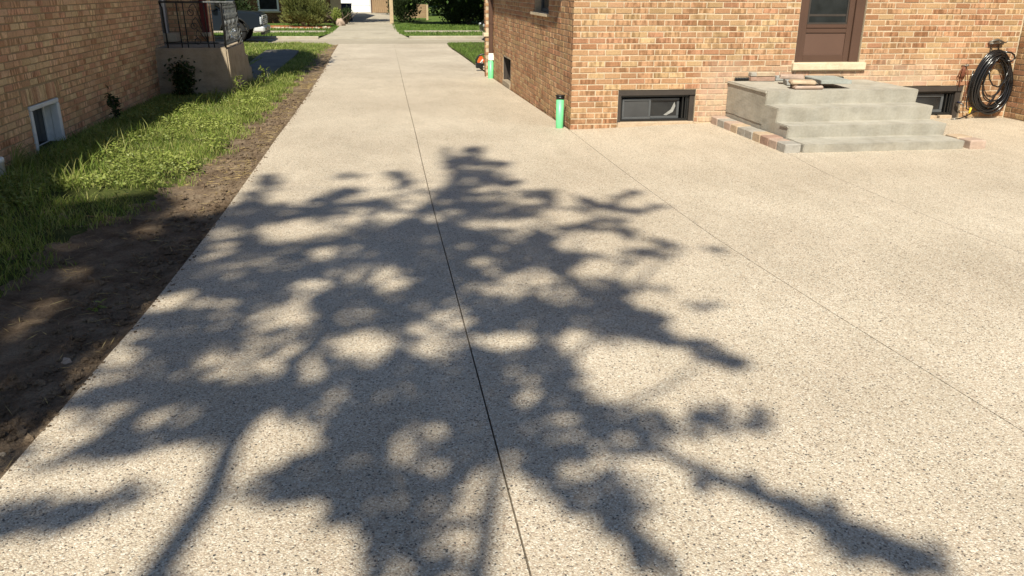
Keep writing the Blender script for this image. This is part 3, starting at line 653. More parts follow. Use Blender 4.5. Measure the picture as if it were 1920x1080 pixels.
m = MB(); m.prism([(-.045,.15),(-.01,.15),(.035,.205),(.02,.235)], -.056, -.05); m.build('side_stripe', M['white'], saw)
gv = MB()
for i in range(260):
    a = random.uniform(.02,.5); b = random.uniform(7.7,9.6); s_ = random.uniform(.012,.03)
    gv.bbox(a-s_,a+s_,b-s_,b+s_,0,s_,s_*.4, Matrix.Translation((0,0,float(zg(a,b))+.03)))
gv.build('gravel', M['stone'])['kind'] = 'stuff'
# ================================================================== LEFT HOUSE
lh = thing('brick_house', 'brick house in shade with a small white basement window near the grass', 'house')
LX = -5.75
LW = (-.935,-.135,-.10,.425)
lw = lay(-7.0, 4.86, -1, 35, [LW, (-1.05,-.02,.425,.60)])
def lhid(px, py, P): return (px < 0 or py > 345)
sold = []
place_bricks([(lw, lambda u, z: (LX, u, z), math.pi/2, Vector((1,0,0)))], lh, M['lbrick_i'], M['lbrick_s'], 'l', lhid)
for i in range(16):   # soldier course over the window
    u = -1.04+.064*i
    o = MB().box(LX-.09, LX+random.gauss(0,.001), u+.004, u+.058, .435, .592, .003).build('soldier_brick', M['lbrick_i'], lh)
bk = MB(); backing(bk, -7.2, 4.86, -.4, 2.40, [LW], -.007, -.2, lambda u, t, z: (LX+t, u, z))
bk.box(-14, LX-.2, 4.66, 4.86, -.4, 2.40); bk.box(-14, LX-.2, -7.2, -7.0, -.4, 2.40)
bk.build('mortar', M['lmortar'], lh)
ft = MB(); backing(ft, -7.2, 4.4, -.5, -.066, [LW], .03, -.1, lambda u, t, z: (LX+t, u, z)); ft.build('foundation', M['oconc'], lh)
rf = MB(); rf.box(-14.5, LX+.02, -7.4, .8, 2.40, 2.54); rf.box(-14.5, LX+.46, .8, 7.2, 2.40, 2.54); rf.prism([(-14.5,2.54),(LX+.02,2.54),(-10,4.4)], -7.4, 7.2); rf.build('roof', M['roof'], lh)
# front block beyond the recessed entry
FX = -5.25
fb = lay(0, .95, -4, 40, [])
V = []
fw = lay(-6.2+0, -5.25, -4, 35, [])
nbk = 0
for u, L, z in fw:
    if z > 0.35 and z < 1.5:
        o = link('front_brick', brick_mesh(L, M['lbrick_i'], 'l')[0], lh); o.location = (u, 6.0+random.gauss(0,.0012), z)
m = MB()
for u, L, z in fw:
    if not (z > 0.35 and z < 1.5): m.box(u-L/2, u+L/2, 6.0, 6.08, z-BH/2, z+BH/2)
for u, L, z in lay(6.0+.1, 6.5, -5, 35, []): m.box(FX-.08, FX, u-L/2, u+L/2, z-BH/2, z+BH/2)
o = m.build('front_brick_courses', M['lbrick_s'], lh); o['kind'] = 'stuff'
m = MB(); m.box(-14,FX-.007,6.007,6.5,-.6,2.40); m.build('front_mortar', M['lmortar'], lh)
m = MB(); m.box(-6.35,-6.3,4.86,6.0,-.4,2.40); m.build('entry_wall', M['lmortar'], lh)
# entry door jamb seen edge-on and its stone sill
ed = link('entry_door', (lambda m: (m.box(-6.06,-5.90,5.70,5.98,.80,2.3,.005), m)[-1])(MB()).mesh('door_leaf', M['bluegray']), lh)
MB().box(-5.905,-5.872,5.66,5.72,.79,2.3,.004).build('white_trim', M['white'], ed); MB().box(-6.1,-5.72,5.62,5.98,.655,.80,.008).build('stone_sill', M['lime'], ed)
rp = link('corner_downspout', (lambda m: (m.box(-5.335,-5.255,5.90,5.985,.80,2.39,.006), m.box(-5.255,-5.215,5.92,5.985,.80,2.39,.004), m)[-1])(MB()).mesh('corner_downspout', M['redpaint']), lh)
MB().box(-5.33,-5.20,5.84,5.995,.735,.80,.006).build('stone_ledge', M['lime'], lh)
# basement window (in its own frame: x along the wall, y into the wall)
lwn = link('basement_window', (lambda m: (m.box(-.925,-.145,-.012,.07,.375,.42,.006), m.box(-.925,-.875,-.012,.07,-.06,.373,.006), m.box(-.215,-.145,-.016,.07,-.06,.373,.008), m.box(-.925,-.145,-.012,.07,-.085,-.062,.006), m)[-1])(MB()).mesh('frame', M['white']), lh)
lwn.matrix_local = Matrix(((0,-1,0,LX),(1,0,0,0),(0,0,1,0),(0,0,0,1)))
m = MB(); m.box(-.885,-.875,.07,.16,-.075,.40); m.box(-.215,-.205,.07,.16,-.075,.40); m.box(-.885,-.205,.07,.16,-.095,-.075); m.box(-.885,-.205,.07,.16,.40,.415); m.build('recess', M['white'], lwn)
m = MB(); frame_ring(m, -.874, -.216, -.07, .395, .04, .12, .16); m.build('sash', M['white'], lwn); MB().box(-.834,-.256,.135,.14,-.03,.355).build('pane', M['glass'], lwn)
MB().box(-.97,-.10,-.06,.05,-.15,-.086,.01).build('window_sill', M['oconc'], lwn)
# concrete stoop with battered faces
sp = thing('concrete_stoop', 'weathered concrete stoop with black iron railing against the left brick house', 'stoop')
def batter(name, x0, x1, y0, y1, z0, z1, b, mat):
    bm = bmesh.new(); bmesh.ops.create_cube(bm, size=1)
    for v in bm.verts:
        top = v.co.z > 0; e = 0 if top else b
        v.co = Vector((x0 if v.co.x < 0 else x1+e, (y0-e) if v.co.y < 0 else y1, z1 if top else z0))
    bmesh.ops.bevel(bm, geom=bm.edges[:], offset=.025, segments=2, affect='EDGES')
    bmesh.ops.subdivide_edges(bm, edges=[e for e in bm.edges if e.calc_length() > .3], cuts=12, use_grid_fill=True)
    for v in bm.verts: v.co += Vector((fbm(v.co.y, v.co.z, 5.), fbm(v.co.x, v.co.z, 5.), fbm(v.co.x, v.co.y, 5.)))*.006
    me = bpy.data.meshes.new(name); bm.to_mesh(me); bm.free(); me.materials.append(mat); return link(name, me, sp)
batter('landing', -6.28, -4.66, 4.22, 6.0, -.5, .645, .05, M['oconc'])
batter('step', -5.2, -4.66, 6.0, 6.3, -.5, .42, .04, M['oconc']); batter('step', -5.2, -4.66, 6.3, 6.62, -.5, .18, .04, M['oconc'])
rail = thing('iron_railing', 'black wrought iron railing with scrolls along the front of left stoop', 'railing', (0,4.27,.645))
m = MB(); m.box(-5.62,-4.98,-.018,.018,.675,.70,.004); m.build('top_rail', M['iron'], rail)
m = MB(); m.box(-4.98,-4.50,-.018,.018,.676,.702,.004); m.build('top_rail', M['irong'], rail)  # same black rail; the paler iron paints its sunlit stretch
m = MB(); m.box(-5.58,-4.70,-.012,.012,.06,.08,.003); m.build('bottom_rail', M['iron'], rail)
for x, a in ((-5.575,.02),(-5.36,.0),(-5.265,.0),(-4.955,.0),(-4.87,.0),(-4.70,.0)):
    m = MB(); m.tube([(x-(.035 if a else 0),0,.675),(x,0,.60),(x+.015,0,.0)], .013 if a else .010, 6); m.build('baluster', M['iron'], rail)
for zt, cx, cz in ((.66,-5.16,.53),(.46,-5.13,.33),(.28,-5.10,.10)):
    pts = [(-4.94,0,.065)]
    for i in range(1, 9):
        q = i/8; pts.append((-4.94-(.16*q+.02*math.sin(q*3.1)), 0, .065+(zt-.065)*math.sin(q*math.pi/2)))
    for i in range(1, 16):
        q = math.pi/2+i*math.pi/8.; r_ = .085-.0022*i; 
        if zt > .2: pts.append((cx+.06+math.cos(q)*r_*1.0-.0, 0, zt-.085+math.sin(q)*r_))
    m = MB(); m.tube(pts[:9+6], .006, 6)
    m.tube([(cx+.045*math.cos(t_*.5), 0, cz+.045*math.sin(t_*.5)) for t_ in range(13)], .006, 6, True); m.build('scroll', M['iron'], rail)
rail2 = thing('iron_railing', 'worn iron stair railing with twisted panels beside the left stoop steps', 'railing', (-4.69,4.30,.645))
m = MB(); m.tube([(.0,.0,.68),(.0,.25,.685),(.0,1.26,.685),(.0,1.38,.60),(.0,1.58,.25),(.0,1.76,-.10)], .015, 8); m.build('handrail', M['iron'], rail2)
m = MB(); m.tube([(0,.0,.05),(0,1.45,.05),(0,1.74,-.30)], .010, 6); m.build('bottom_rail', M['irong'], rail2)
for i in range(13):
    y_ = .05+.135*i; zt = .67 if y_ < 1.3 else .66-1.6*(y_-1.3); zb = .05 if y_ < 1.45 else .05-1.2*(y_-1.45)
    m = MB(); n = 10
    for s_ in (-1, 1): m.tube([(s_*.012*math.cos(k*1.2), y_+s_*.014*math.sin(k*1.2), zb+(zt-zb)*k/n) for k in range(n+1)], .006, 5)
    if i % 3 == 1: m.lathe([(0,-.05),(.03,-.03),(.035,0),(.03,.03),(0,.05)], 8, Matrix.Translation((0,y_,(zt+zb)/2)))
    m.build('twisted_bar', M['irong'], rail2)
for y_, zb, zt in ((.0,.0,.68),(1.30,0,.66),(1.76,-.75,-.08)): m = MB(); m.box(-.014,.014,y_-.014,y_+.014,zb,zt,.002); m.build('post', M['iron'], rail2)
pv = thing('standpipe', 'short white plastic pipe standing in the grass at the left edge', 'pipe', (-5.565,-2.26,-.06))
m = MB(); m.lathe([(0,-.2),(.05,-.2),(.05,.185),(.055,.186),(.055,.225),(.045,.232),(0,.234)], 20); m.build('tube', M['whitepl'], pv)
# ================================================================== VEHICLES
def arch(cx, cz, r, a0, a1, n=9): return [(cx+r*math.cos(R(a0+(a1-a0)*i/n)), cz+r*math.sin(R(a0+(a1-a0)*i/n))) for i in range(n+1)]
def slabbody(name, poly, half, mat, parent, cx=None, ins=((1.,.93),(.965,1.0)), zc=.75):
    ys = [(-half*a, b) for a, b in ins] + [(half*a, b) for a, b in reversed(ins)]
    n = len(poly); V = []; F = []
    for y, b in ys: V += [((x if x < -1 else x*1.0+ (b-1)*.8*(1 if x > -.6 else 0)), y, zc+(z-zc)*b) for x, z in poly]
    for i in range(len(ys)-1):
        for j in range(n): F.append((i*n+j, i*n+(j+1)%n, (i+1)*n+(j+1)%n, (i+1)*n+j))
    F += [tuple(range(n)), tuple((len(ys)-1)*n+j for j in range(n-1,-1,-1))]
    m = MB(); m.add(V, F); return m.build(name, mat, parent)
def wheel(parent, x, y, r, side, wd=.26):
    Mx = Matrix.Translation((x, y, r)) @ Matrix.Rotation(math.pi/2*(1 if side < 0 else -1), 4, 'X')
    wh = MB().lathe([(r*.62,-wd/2),(r*.9,-wd/2),(r,-wd/2+.03),(r,wd/2-.03),(r*.9,wd/2),(r*.62,wd/2)], 28, Mx).build('wheel', M['tyre'], parent)
    m = MB(); m.lathe([(0,wd/2-.03),(.08,wd/2-.02),(.09,wd/2-.06),(r*.55,wd/2-.05),(r*.62,wd/2-.01),(r*.64,wd/2-.02),(r*.64,-wd/2)], 28, Mx)
    for k in range(6):
        m.box(-.03,.03,.07,r*.6,wd/2-.055,wd/2-.025,.004, Mx @ Matrix.Rotation(k*math.pi/3,4,'Z'))
    m.build('rim', M['chrome'], wh); return wh
tr = thing('pickup_truck', 'dark navy pickup truck with chrome grille parked on the street at left', 'truck', (-6.62,24.6,zS))
poly = [(-.02,.62),(-.02,.93),(-.06,1.03),(-.22,1.09),(-.9,1.13),(-1.5,1.16),(-1.55,1.18),(-5.75,1.24),(-5.8,.6),(-5.75,.52)] + arch(-4.55,.40,.50,15,165) + [(-3.5,.42),(-1.55,.42)] + arch(-.98,.40,.50,15,165)[::1] + [(-.28,.52)]
poly2 = poly[:10] + [(-5.1,.5)] + arch(-4.55,.40,.50,168,12) + [(-3.5,.42),(-1.55,.45)] + arch(-.98,.40,.50,168,12) + [(-.40,.50)]
slabbody('body', poly2, 1.0, M['carpaint'], tr, ins=((1.,.955),(.985,.985),(.90,1.0),(.74,1.0),(.70,1.03),(.3,1.05)))
cab = slabbody('cab', [(-1.45,1.17),(-2.25,1.86),(-2.5,1.93),(-3.6,1.93),(-3.75,1.85),(-3.85,1.2)], .86, M['carpaint'], tr, ins=((1.,.97),(.9,1.0)), zc=1.2)
MB().add([(-1.52,-.74,1.22),(-1.52,.74,1.22),(-2.20,.68,1.83),(-2.20,-.68,1.83)], [(0,1,2,3)]).build('windshield', M['glass'], tr).location = (.03,0,.02)
MB().box(-3.3,-1.95,-.872,-.868,1.28,1.78).build('side_window', M['glass'], tr)
m = MB(); m.box(-.03,.012,-.60,.60,.60,.98,.02); m.build('grille', M['black'], tr)
g = MB()
for z in (.615,.69,.765,.84,.915,.975): g.box(.0,.035,-.60,.60,z-.014,z+.014,.006)
g.box(-.0,.03,-.63,-.59,.59,.99,.008); g.box(-.0,.03,.59,.63,.59,.99,.008); g.box(.01,.045,-.10,.10,.70,.88,.015); g.build('grille_bars', M['silver'], tr)
for s_ in (-1, 1):
    m = MB(); m.bbox(-.36,.012,min(s_*.64,s_*.99),max(s_*.64,s_*.99),.66,.95,.04); hl = m.build('headlight', M['lamp'], tr)
    m = MB(); m.bbox(-.20,.012,min(s_*.70,s_*.93),max(s_*.70,s_*.93),.72,.80,.02); m.build('turn_lamp', M['black'], hl)
bp = MB().bbox(-.30,.10,-1.0,1.0,.40,.60,.05).build('bumper', M['silver'], tr)
m = MB(); m.box(.06,.104,-.62,-.30,.44,.55,.01); m.box(.06,.104,.30,.62,.44,.55,.01); m.box(-.05,.09,-.9,.9,.30,.40,.02); m.build('air_dam', M['black'], bp)
MB().box(.10,.112,-.16,.16,.43,.57,.004).build('number_plate', M['paver_tan'], bp)
MB().tube([(-1.5+.5*math.cos(R(a)), -1.0, .0+.40+.52*math.sin(R(a))) for a in range(0, 1, 1)] + [(-.98+.53*math.cos(R(a)), -1.0, .40+.53*math.sin(R(a))) for a in range(10, 171, 10)], .03, 6).build('wheel_arch', M['black'], tr)
for x in (-.98, -4.55):
    for s_ in (-1, 1): wheel(tr, x, s_*.86, .40, s_)
m = MB(); m.bbox(-1.75,-1.58,-1.2,-.98,1.2,1.42,.03); m.build('mirror', M['black'], tr)
ca = thing('parked_car', 'black car parked on the street half hidden behind the right brick house', 'car', (1.86,24.6,zS))
ca.rotation_euler = (0,0,math.pi)
p3 = [(-.02,.40),(0,.62),(-.12,.74),(-.5,.80),(-1.2,.88),(-4.2,.95),(-4.5,.85),(-4.5,.4)] + arch(-3.7,.33,.38,172,8)[::1][:0] + [(-4.05,.26)] + arch(-3.65,.33,.38,172,8) + [(-3.2,.24),(-1.3,.24)] + arch(-.85,.33,.38,172,8) + [(-.40,.28)]
slabbody('body', p3, .9, M['blackcar'], ca, ins=((1.,.93),(.97,.98),(.85,1.0)), zc=.55)
slabbody('cabin', [(-1.15,.88),(-1.9,1.38),(-3.2,1.42),(-4.0,.95)], .75, M['glass'], ca, ins=((1.,.96),(.92,1.0)), zc=.9)
for s_ in (-1, 1):
    MB().bbox(-.30,.0,min(s_*.5,s_*.86),max(s_*.5,s_*.86),.56,.68,.03).build('headlight', M['lamp'], ca)
MB().box(-.05,.01,-.45,.45,.42,.58,.01).build('grille', M['black'], ca)
for x in (-.85, -3.65):
    for s_ in (-1, 1): wheel(ca, x, s_*.78, .33, s_, .22)
# ================================================================== FAR BUILDINGS
fh = thing('brick_house', 'dark red brick house in deep shade across the street behind the evergreen shrub', 'house')
FO = [(-8.55,-7.5,.38,1.9),(-13.5,-11.5,.4,1.9)]
m = MB(); backing(m, -22, -4.75, -.6, 3.2, FO, 0, .2, lambda u, t, z: (u, 38+t, z)); m.box(-22,-4.75,38.25,50,-.6,3.2); m.build('wall', M['lmortar'], fh)
bb = MB()
for u, L, z in lay(-14.0, -4.75, -4, 22, FO): bb.box(u-L/2, u+L/2, 37.985, 38, z-BH/2, z+BH/2)
o = bb.build('brick_courses', M['bbrick'], fh); o['kind'] = 'stuff'
for a, b, c, d in FO:
    m = MB(); frame_ring(m, a-.02, b+.02, c-.04, d, .09, 37.94, 38.06); m.box(a,b,37.96,38.05,1.12,1.18); wf = m.build('window', M['white'], fh); MB().box(a+.05,b-.05,38.02,38.03,c+.03,d-.05).build('pane', M['glass'], wf)
    MB().box(a-.1,b+.1,37.88,38.1,c-.12,c-.045,.01).build('sill', M['lime'], wf)
MB().box(-4.749,-4.20,37.9,38.3,-.6,3.2,.01).build('corner_board', M['tan'], fh)
rf = MB(); rf.prism([(36.9,3.2),(36.9,3.35),(44,6.2),(51,3.35),(51,3.2)], -22.5, -4.2, 'x'); rf.build('roof', M['roof'], fh)
ga = thing('garage', 'bright white garage at the end of the far driveway', 'garage')
m = MB(); m.box(-7.0,-2.72,55.1,62,-.6,3.0); m.build('wall', M['whitebld'], ga)
for i in range(12): MB().box(-7.0,-4.9,55.06,55.1,-.2+.22*i,-.2+.22*i+.205,.01).build('siding_board', M['whitebld'], ga)
for i in range(5): MB().box(-4.35,-2.78,55.02,55.1,-.19+.48*i,-.19+.48*i+.465,.02).build('door_panel', M['whitebld'], ga)
m = MB(); m.prism([(-7.3,3.0),(-2.4,3.0),(-4.86,4.6)], 54.7, 62.3); m.build('roof', M['roof'], ga)
gt = thing('wooden_gate', 'tan wooden plank gate beside the bright white garage', 'gate')
for i in range(8): MB().box(-2.62+.145*i,-2.62+.145*i+.135,54.0,54.025,-.17,1.65+random.gauss(0,.01),.004).build('plank', M['woodfence'], gt)
m = MB(); m.box(-2.70,-2.625,53.97,54.05,-.3,1.75); m.box(-1.46,-1.40,53.97,54.05,-.3,1.75); m.build('post', M['brown'], gt)
m = MB(); m.box(-2.62,-1.46,54.026,54.06,.1,.2); m.box(-2.62,-1.46,54.026,54.06,1.3,1.4); m.build('rail', M['woodfence'], gt)
po = thing('fence_post', 'tall tan square post on the right of the far driveway', 'post', (-1.53,36.1,0))
m = MB(); m.box(-.095,.095,-.095,.095,-.4,1.75,.01); m.build('shaft', M['tan'], po); m = MB(); m.box(-.12,.12,-.12,.12,1.755,1.80,.01); m.build('cap', M['tan'], po)
fn = thing('board_fence', 'short tan board fence panel behind lawn among dark trees', 'fence')
for i in range(7): MB().box(-.40,.62,42.0,42.03,-.14+.112*i,-.14+.112*i+.102,.004).build('board', M['woodfence'], fn)
m = MB(); m.box(-.60,-.42,41.94,42.06,-.4,.62); m.box(.63,.75,41.94,42.06,-.4,.62); m.build('post', M['tan'], fn)
bn = thing('recycling_bin', 'dark blue wheeled bin standing beside the far house', 'bin', (-4.0,40,-.24))
m = MB(); m.prism([(-.26,0),(.26,0),(.30,.88),(-.30,.88)], -.3, .3); m.build('body', M['blue'], bn); m = MB(); m.bbox(-.33,.33,-.36,.36,.885,.95,.03); m.build('lid', M['blue'], bn)
m = MB(); m.lathe([(0,-.05),(.12,-.05),(.12,.05),(0,.05)], 14, Matrix.Translation((.27,.2,.12)) @ Matrix.Rotation(math.pi/2,4,'Y')); m.build('wheel', M['black'], bn)
pt = thing('garden_boulder', 'rounded pink boulder at the left edge of the far driveway', 'boulder', (-4.12,34,-.26))
bm = bmesh.new(); bmesh.ops.create_icosphere(bm, subdivisions=3, radius=1)
for v in bm.verts:
    n_ = fbm(v.co.x+4, v.co.y+v.co.z, 1.3, 3); v.co = Vector((v.co.x*.22*(1+.5*n_), v.co.y*.22*(1+.4*n_), v.co.z*.22*(1+.45*n_)+.12))
me = bpy.data.meshes.new('stone'); bm.to_mesh(me); bm.free(); me.materials.append(M['pot']); me.polygons.foreach_set('use_smooth', [True]*len(me.polygons)); link('stone', me, pt)
bed = MB(); bed.prism([(-7.7,32.2),(-6.5,31.75),(-5.2,31.7),(-4.6,32.1),(-4.5,34.2),(-7.8,34.3)], -.5, -.245, 'z'); o = bed.build('planting_bed', M['mulch']); o['kind'] = 'structure'
bs = thing('bed_edging', 'row of pale stones edging the mulch bed under the evergreen shrub', 'edging stones')
for i in range(24):
    x = -7.6+.13*i+random.gauss(0,.03); yy = 31.72+.06*random.random()+(.35 if x < -7 else 0); q = random.uniform(.5,1.1)
    MB().bbox(-.07*q,.07*q,-.06,.06,0,.05+.08*q*random.random(),.02, Matrix.Translation((x,yy-.02,-.30)) @ Matrix.Rotation(random.random(),4,'Z'), jit=.01).build('stone', M['stone'], bs)
# ================================================================== VEGETATION
def leaves(P, L, W_, N=None, fold=.25, flat=0., seed=0):
    """rhombic leaves at points P; L, W_ arrays"""
    g = np.random.default_rng(seed); n = len(P); P = np.asarray(P)
    L = np.broadcast_to(L, n)*g.uniform(.7, 1.25, n); W_ = np.broadcast_to(W_, n)*g.uniform(.75, 1.2, n)
    d = g.normal(size=(n,3)) if N is None else N + g.normal(size=(n,3))*.35
    if flat: d[:,2] *= (1-flat)
    d /= np.linalg.norm(d, axis=1, keepdims=True)
    up = g.normal(size=(n,3))*(.6 if flat else 1); 
    if flat: up[:,2] += 1.6
    sd = np.cross(d, up); sd /= np.linalg.norm(sd, axis=1, keepdims=True)+1e-9; nm = np.cross(sd, d)
    a = P; b = P + d*(L*.45)[:,None] + sd*(W_/2)[:,None] + nm*(W_*fold)[:,None]; c = P + d*L[:,None]; e = P + d*(L*.45)[:,None] - sd*(W_/2)[:,None] + nm*(W_*fold)[:,None]
    V = np.stack([a,b,c,e], 1).reshape(-1,3); F = np.arange(4*n).reshape(-1,4)
    return V, F
def foliage(name, P, L, W_, mat, parent=None, **kw):
    V, F = leaves(P, L, W_, **kw); return link(name, npmesh(name, V, F, mat), parent)
def cloud(n, c, r, g, hollow=.5, clump=14, cr=.3):
    cs = g.normal(size=(clump,3)); cs /= np.linalg.norm(cs, axis=1, keepdims=True); cs *= (hollow+(1-hollow)*g.random((clump,1)))
    k = g.integers(0, clump, n); p = cs[k]+g.normal(size=(n,3))*cr
    return np.array(c)+p*np.array(r)
def blades(P, H, W_, lean, seed, mat, name, seg2=True):
    g = np.random.default_rng(seed); n = len(P); P = np.asarray(P)
    H = H*g.uniform(.5, 1.35, n); a = g.uniform(0, 2*np.pi, n); dx = np.stack([np.cos(a), np.sin(a), 0*a], 1); la = g.uniform(0, 2*np.pi, n)
    ld_ = np.stack([np.cos(la), np.sin(la), 0*la], 1)*(lean*g.uniform(.2, 1.3, n)*H)[:,None]; z = np.array([0,0,1.])
    w_ = (W_*g.uniform(.7, 1.3, n))[:,None]
    m_ = P + ld_*.35 + z*(H*.6)[:,None]; t = P + ld_ + z*(H*.97)[:,None]
    V = np.stack([P-dx*w_/2, P+dx*w_/2, m_+dx*w_*.35, m_-dx*w_*.35, t], 1).reshape(-1,3)
    i = (np.arange(n)*5)[:,None]
    F = np.concatenate([i+np.array([[0,1,2]]), i+np.array([[0,2,3]]), i+np.array([[3,2,4]])], 0)
    o = link(name, npmesh(name, V, F, mat), None); o['kind'] = 'stuff'; return o
zgv = np.vectorize(lambda x, y: zturf(x, y) if x > -4.95 else float(zg(x, y))+.02)
gb_np = np.array(GB); 
def yard(n, x0, x1, y0, y1, g, edge=.12):
    x = g.uniform(x0, x1, n); y = g.uniform(y0, y1, n)
    lim = np.interp(y, gb_np[:,0], gb_np[:,1]) + .10*np.sin(y*5.1)+.06*np.sin(y*13.7+1)
    k = x < lim + g.normal(0, .06, n)
    # bare patches
    k &= ~((x-(-4.58))**2/.46**2 + (y+2.80-.10*(x+4.58))**2/.17**2 < g.uniform(.6, 1.3, n))
    k &= ~((x > -5.25) & (x < -4.45) & (y > 6.7) & (y < 15.2) & (np.abs(x-np.interp(y,[6.6,14,21],[-4.8,-5.02,-5.4])) < np.interp(y,[6.6,14,21],[.36,.45,.42])))
    k &= ~((x > -5.9) & (x < -4.5) & (y > 13) & (y < 15.2) & (np.abs(x-np.interp(y,[6.6,14,21],[-4.8,-5.02,-5.4])) < .42))
    return x[k], y[k]
g = np.random.default_rng(21)
def at(x, y): return np.stack([x, y, zgv(x, y)-.005], 1)
x, y = yard(30000, LX+.02, -3.8, -6.2, 1.5, g); blades(at(x, y), .070, .0065, .9, 1, M['blade'], 'grass')
x, y = yard(26000, LX+.02, -3.8, 1.5, 6.5, g); blades(at(x, y), .070, .009, .9, 2, M['blade'], 'grass')
x, y = yard(20000, -5.3, -3.8, 6.5, 21, g); blades(at(x, y), .075, .014, .8, 3, M['blade'], 'grass')
x, y = yard(900, LX+.25, -4.9, -3.2, .2, g); blades(at(x, y), .16, .008, .7, 4, M['blade'], 'grass')
x, y = yard(1100, -4.95, -4.35, 2.5, 8., g); blades(at(x, y), .17, .010, .6, 5, M['blade'], 'grass')
x = g.uniform(-9, -4.6, 9000); y = g.uniform(14.5, 21, 9000); blades(at(x, y), .08, .02, .7, 6, M['blade'], 'grass')
x = g.uniform(0, 6, 26000); y = g.uniform(7.65, 20.95, 26000); k = x > np.array([fRE(v) for v in y])+.04; x, y = x[k], y[k]
k = ~((x < .5) & (y < 9.5)); x, y = x[k], y[k]
P = np.stack([x, y, zg(x, y)+.01], 1); blades(P, .075, .014, .8, 7, M['fblade'], 'grass')
x = g.uniform(-12, 6, 24000); y = g.uniform(26.25, 35, 24000); k = (np.abs(x+2.85) > np.interp(y,[26,28.6,35],[1.75,1.35,1.3])) & ~((y > 28.55) & (y < 29.75)) & ~((x > -7.8) & (x < -4.5) & (y > 31.7) & (y < 34.3)); x, y = x[k], y[k]
P = np.stack([x, y, [fl(a, b) for a, b in zip(x, y)]], 1); blades(P, .07, .03, .8, 8, M['fblade'], 'grass')
# broad-leaved weeds and clover in the turf
x, y = yard(14000, LX+.25, -3.95, -3.4, 4.5, g); dens = np.sin(x*4.1+1)*np.sin(y*2.3)+.6*np.sin(y*5.3+x*2); k = dens > -.1; x, y = x[k], y[k]
P = at(x, y); P[:,2] += g.uniform(.03, .10, len(x)); o = foliage('clover', P, .036, .027, M['clover'], flat=.75, seed=9); o['kind'] = 'stuff'
# dry straw scattered on the soil strip
n = 5200; y = np.concatenate([g.uniform(-2.2, 8, n//2), g.uniform(6, 21, n-n//2)]); lo_ = np.interp(y, gb_np[:,0], gb_np[:,1])-.1; hi = np.array([fLE(v) for v in y])-.02
u = g.beta(2.2, 1.1, n); x = lo_+(hi-lo_)*u; cl = np.sin(y*3.1+x*5)+np.sin(y*7.7); k = cl > g.uniform(-1.6, 1.0, n); x, y = x[k], y[k]
P = np.stack([x, y, [zsoil(a, b)+.008 for a, b in zip(x, y)]], 1); V, F = leaves(P, .09, .0045, flat=.93, seed=11); V[:,2] += 0
o = link('straw', npmesh('straw', V, F, M['straw'])); o['kind'] = 'stuff'
n = 300; y = g.uniform(-7.2, -1.5, n); x = np.array([fLE(v) for v in y])-g.uniform(.03, .95, n); P = np.stack([x, y, [zsoil(a, b)+.01 for a, b in zip(x, y)]], 1)
V, F = leaves(P, .10, .005, flat=.95, seed=12); o = link('straw', npmesh('straw', V, F, M['straw'])); o['kind'] = 'stuff'
# clods and small stones
cl = MB()
for i in range(2200):
    yy = random.uniform(-7.6, 5); xx = fLE(yy) - abs(random.gauss(0, .28)) - .02
    if xx < fGB(yy)-.1: continue
    s_ = random.choice((.005,.006,.008,.010,.012,.018)); cl.bbox(-s_,s_,-s_,s_*1.3,-s_*.6,s_*.8,s_*.5, Matrix.Translation((xx,yy,zsoil(xx,yy)+.004)) @ Matrix.Rotation(random.random()*3,4,'Z'), jit=s_*.2)
for i in range(420):
    yy = random.uniform(-7.6, 14); xx = fLE(yy) + abs(random.gauss(0, .022)); s_ = random.choice((.003,.004,.005,.007))*(1 if yy < 3 else 1.6)
    cl.bbox(-s_,s_,-s_,s_*1.3,-s_*.3,s_*.7,s_*.4, Matrix.Translation((xx,yy,float(zg(xx,yy)))) @ Matrix.Rotation(random.random()*3,4,'Z'), jit=s_*.2)
o = cl.build('soil_clods', M['soil']); o['kind'] = 'stuff'
for i, (xx, yy, s_) in enumerate(((-3.80,-6.05,.016),(-3.75,-6.9,.012))):
    o = MB().bbox(-s_*1.3,s_*1.3,-s_,s_,-.01,s_*1.1,s_*.55, Matrix.Rotation(.5,4,'Z'), jit=.003).build('pebble', M['pot' if i == 0 else 'oconc'])
    o.location = (xx,yy,zsoil(xx,yy)); tag(o, ['pinkish stone lying on shaded bare soil near the driveway edge','small grey stone lying on soil close to the slab edge'][i], 'stone')
def weed(name, label, cat, x, y, h, n, r, L, W_, mat, seed, stems=3, group=None):
    t = thing(name, label, cat, (x, y, float(zgv(x, y))), group); gg = np.random.default_rng(seed)
    m = MB(); P = []
    for s_ in range(stems):
        a = gg.uniform(0, 6.28); e = Vector((math.cos(a)*r*gg.uniform(.1,.8), math.sin(a)*r*gg.uniform(.1,.8), h*gg.uniform(.7,1.)))
        m.tube([(0,0,-.02), e*.5+Vector((0,0,.02)), e], [.007,.005,.002], 5)
        for q in range(n//stems): f = gg.uniform(.25, 1.); P.append(np.array(e)*f + gg.normal(size=3)*r*.28)
    m.build('stem', M['bark'], t); foliage('foliage', np.array(P), L, W_, mat, t, flat=.3, seed=seed); return t
weed('sapling', 'leafy dark sapling growing against the middle of the left brick wall', 'plant', -5.60, 1.25, .36, 110, .10, .07, .04, M['dleaf'], 31, 4)
weed('shrub', 'dark shrub growing against the front of the left concrete stoop', 'shrub', -5.36, 3.95, .55, 620, .22, .075, .05, M['dleaf'], 32, 9)
weed('weed', 'tall light green weed at the sunny corner of left stoop', 'plant', -4.52, 4.25, .36, 60, .10, .09, .03, M['clover'], 33, 4)
weed('weed', 'leafy weed in grass beside the front walk beyond the stoop', 'plant', -4.42, 6.1, .30, 60, .12, .08, .03, M['blade'], 34, 4)
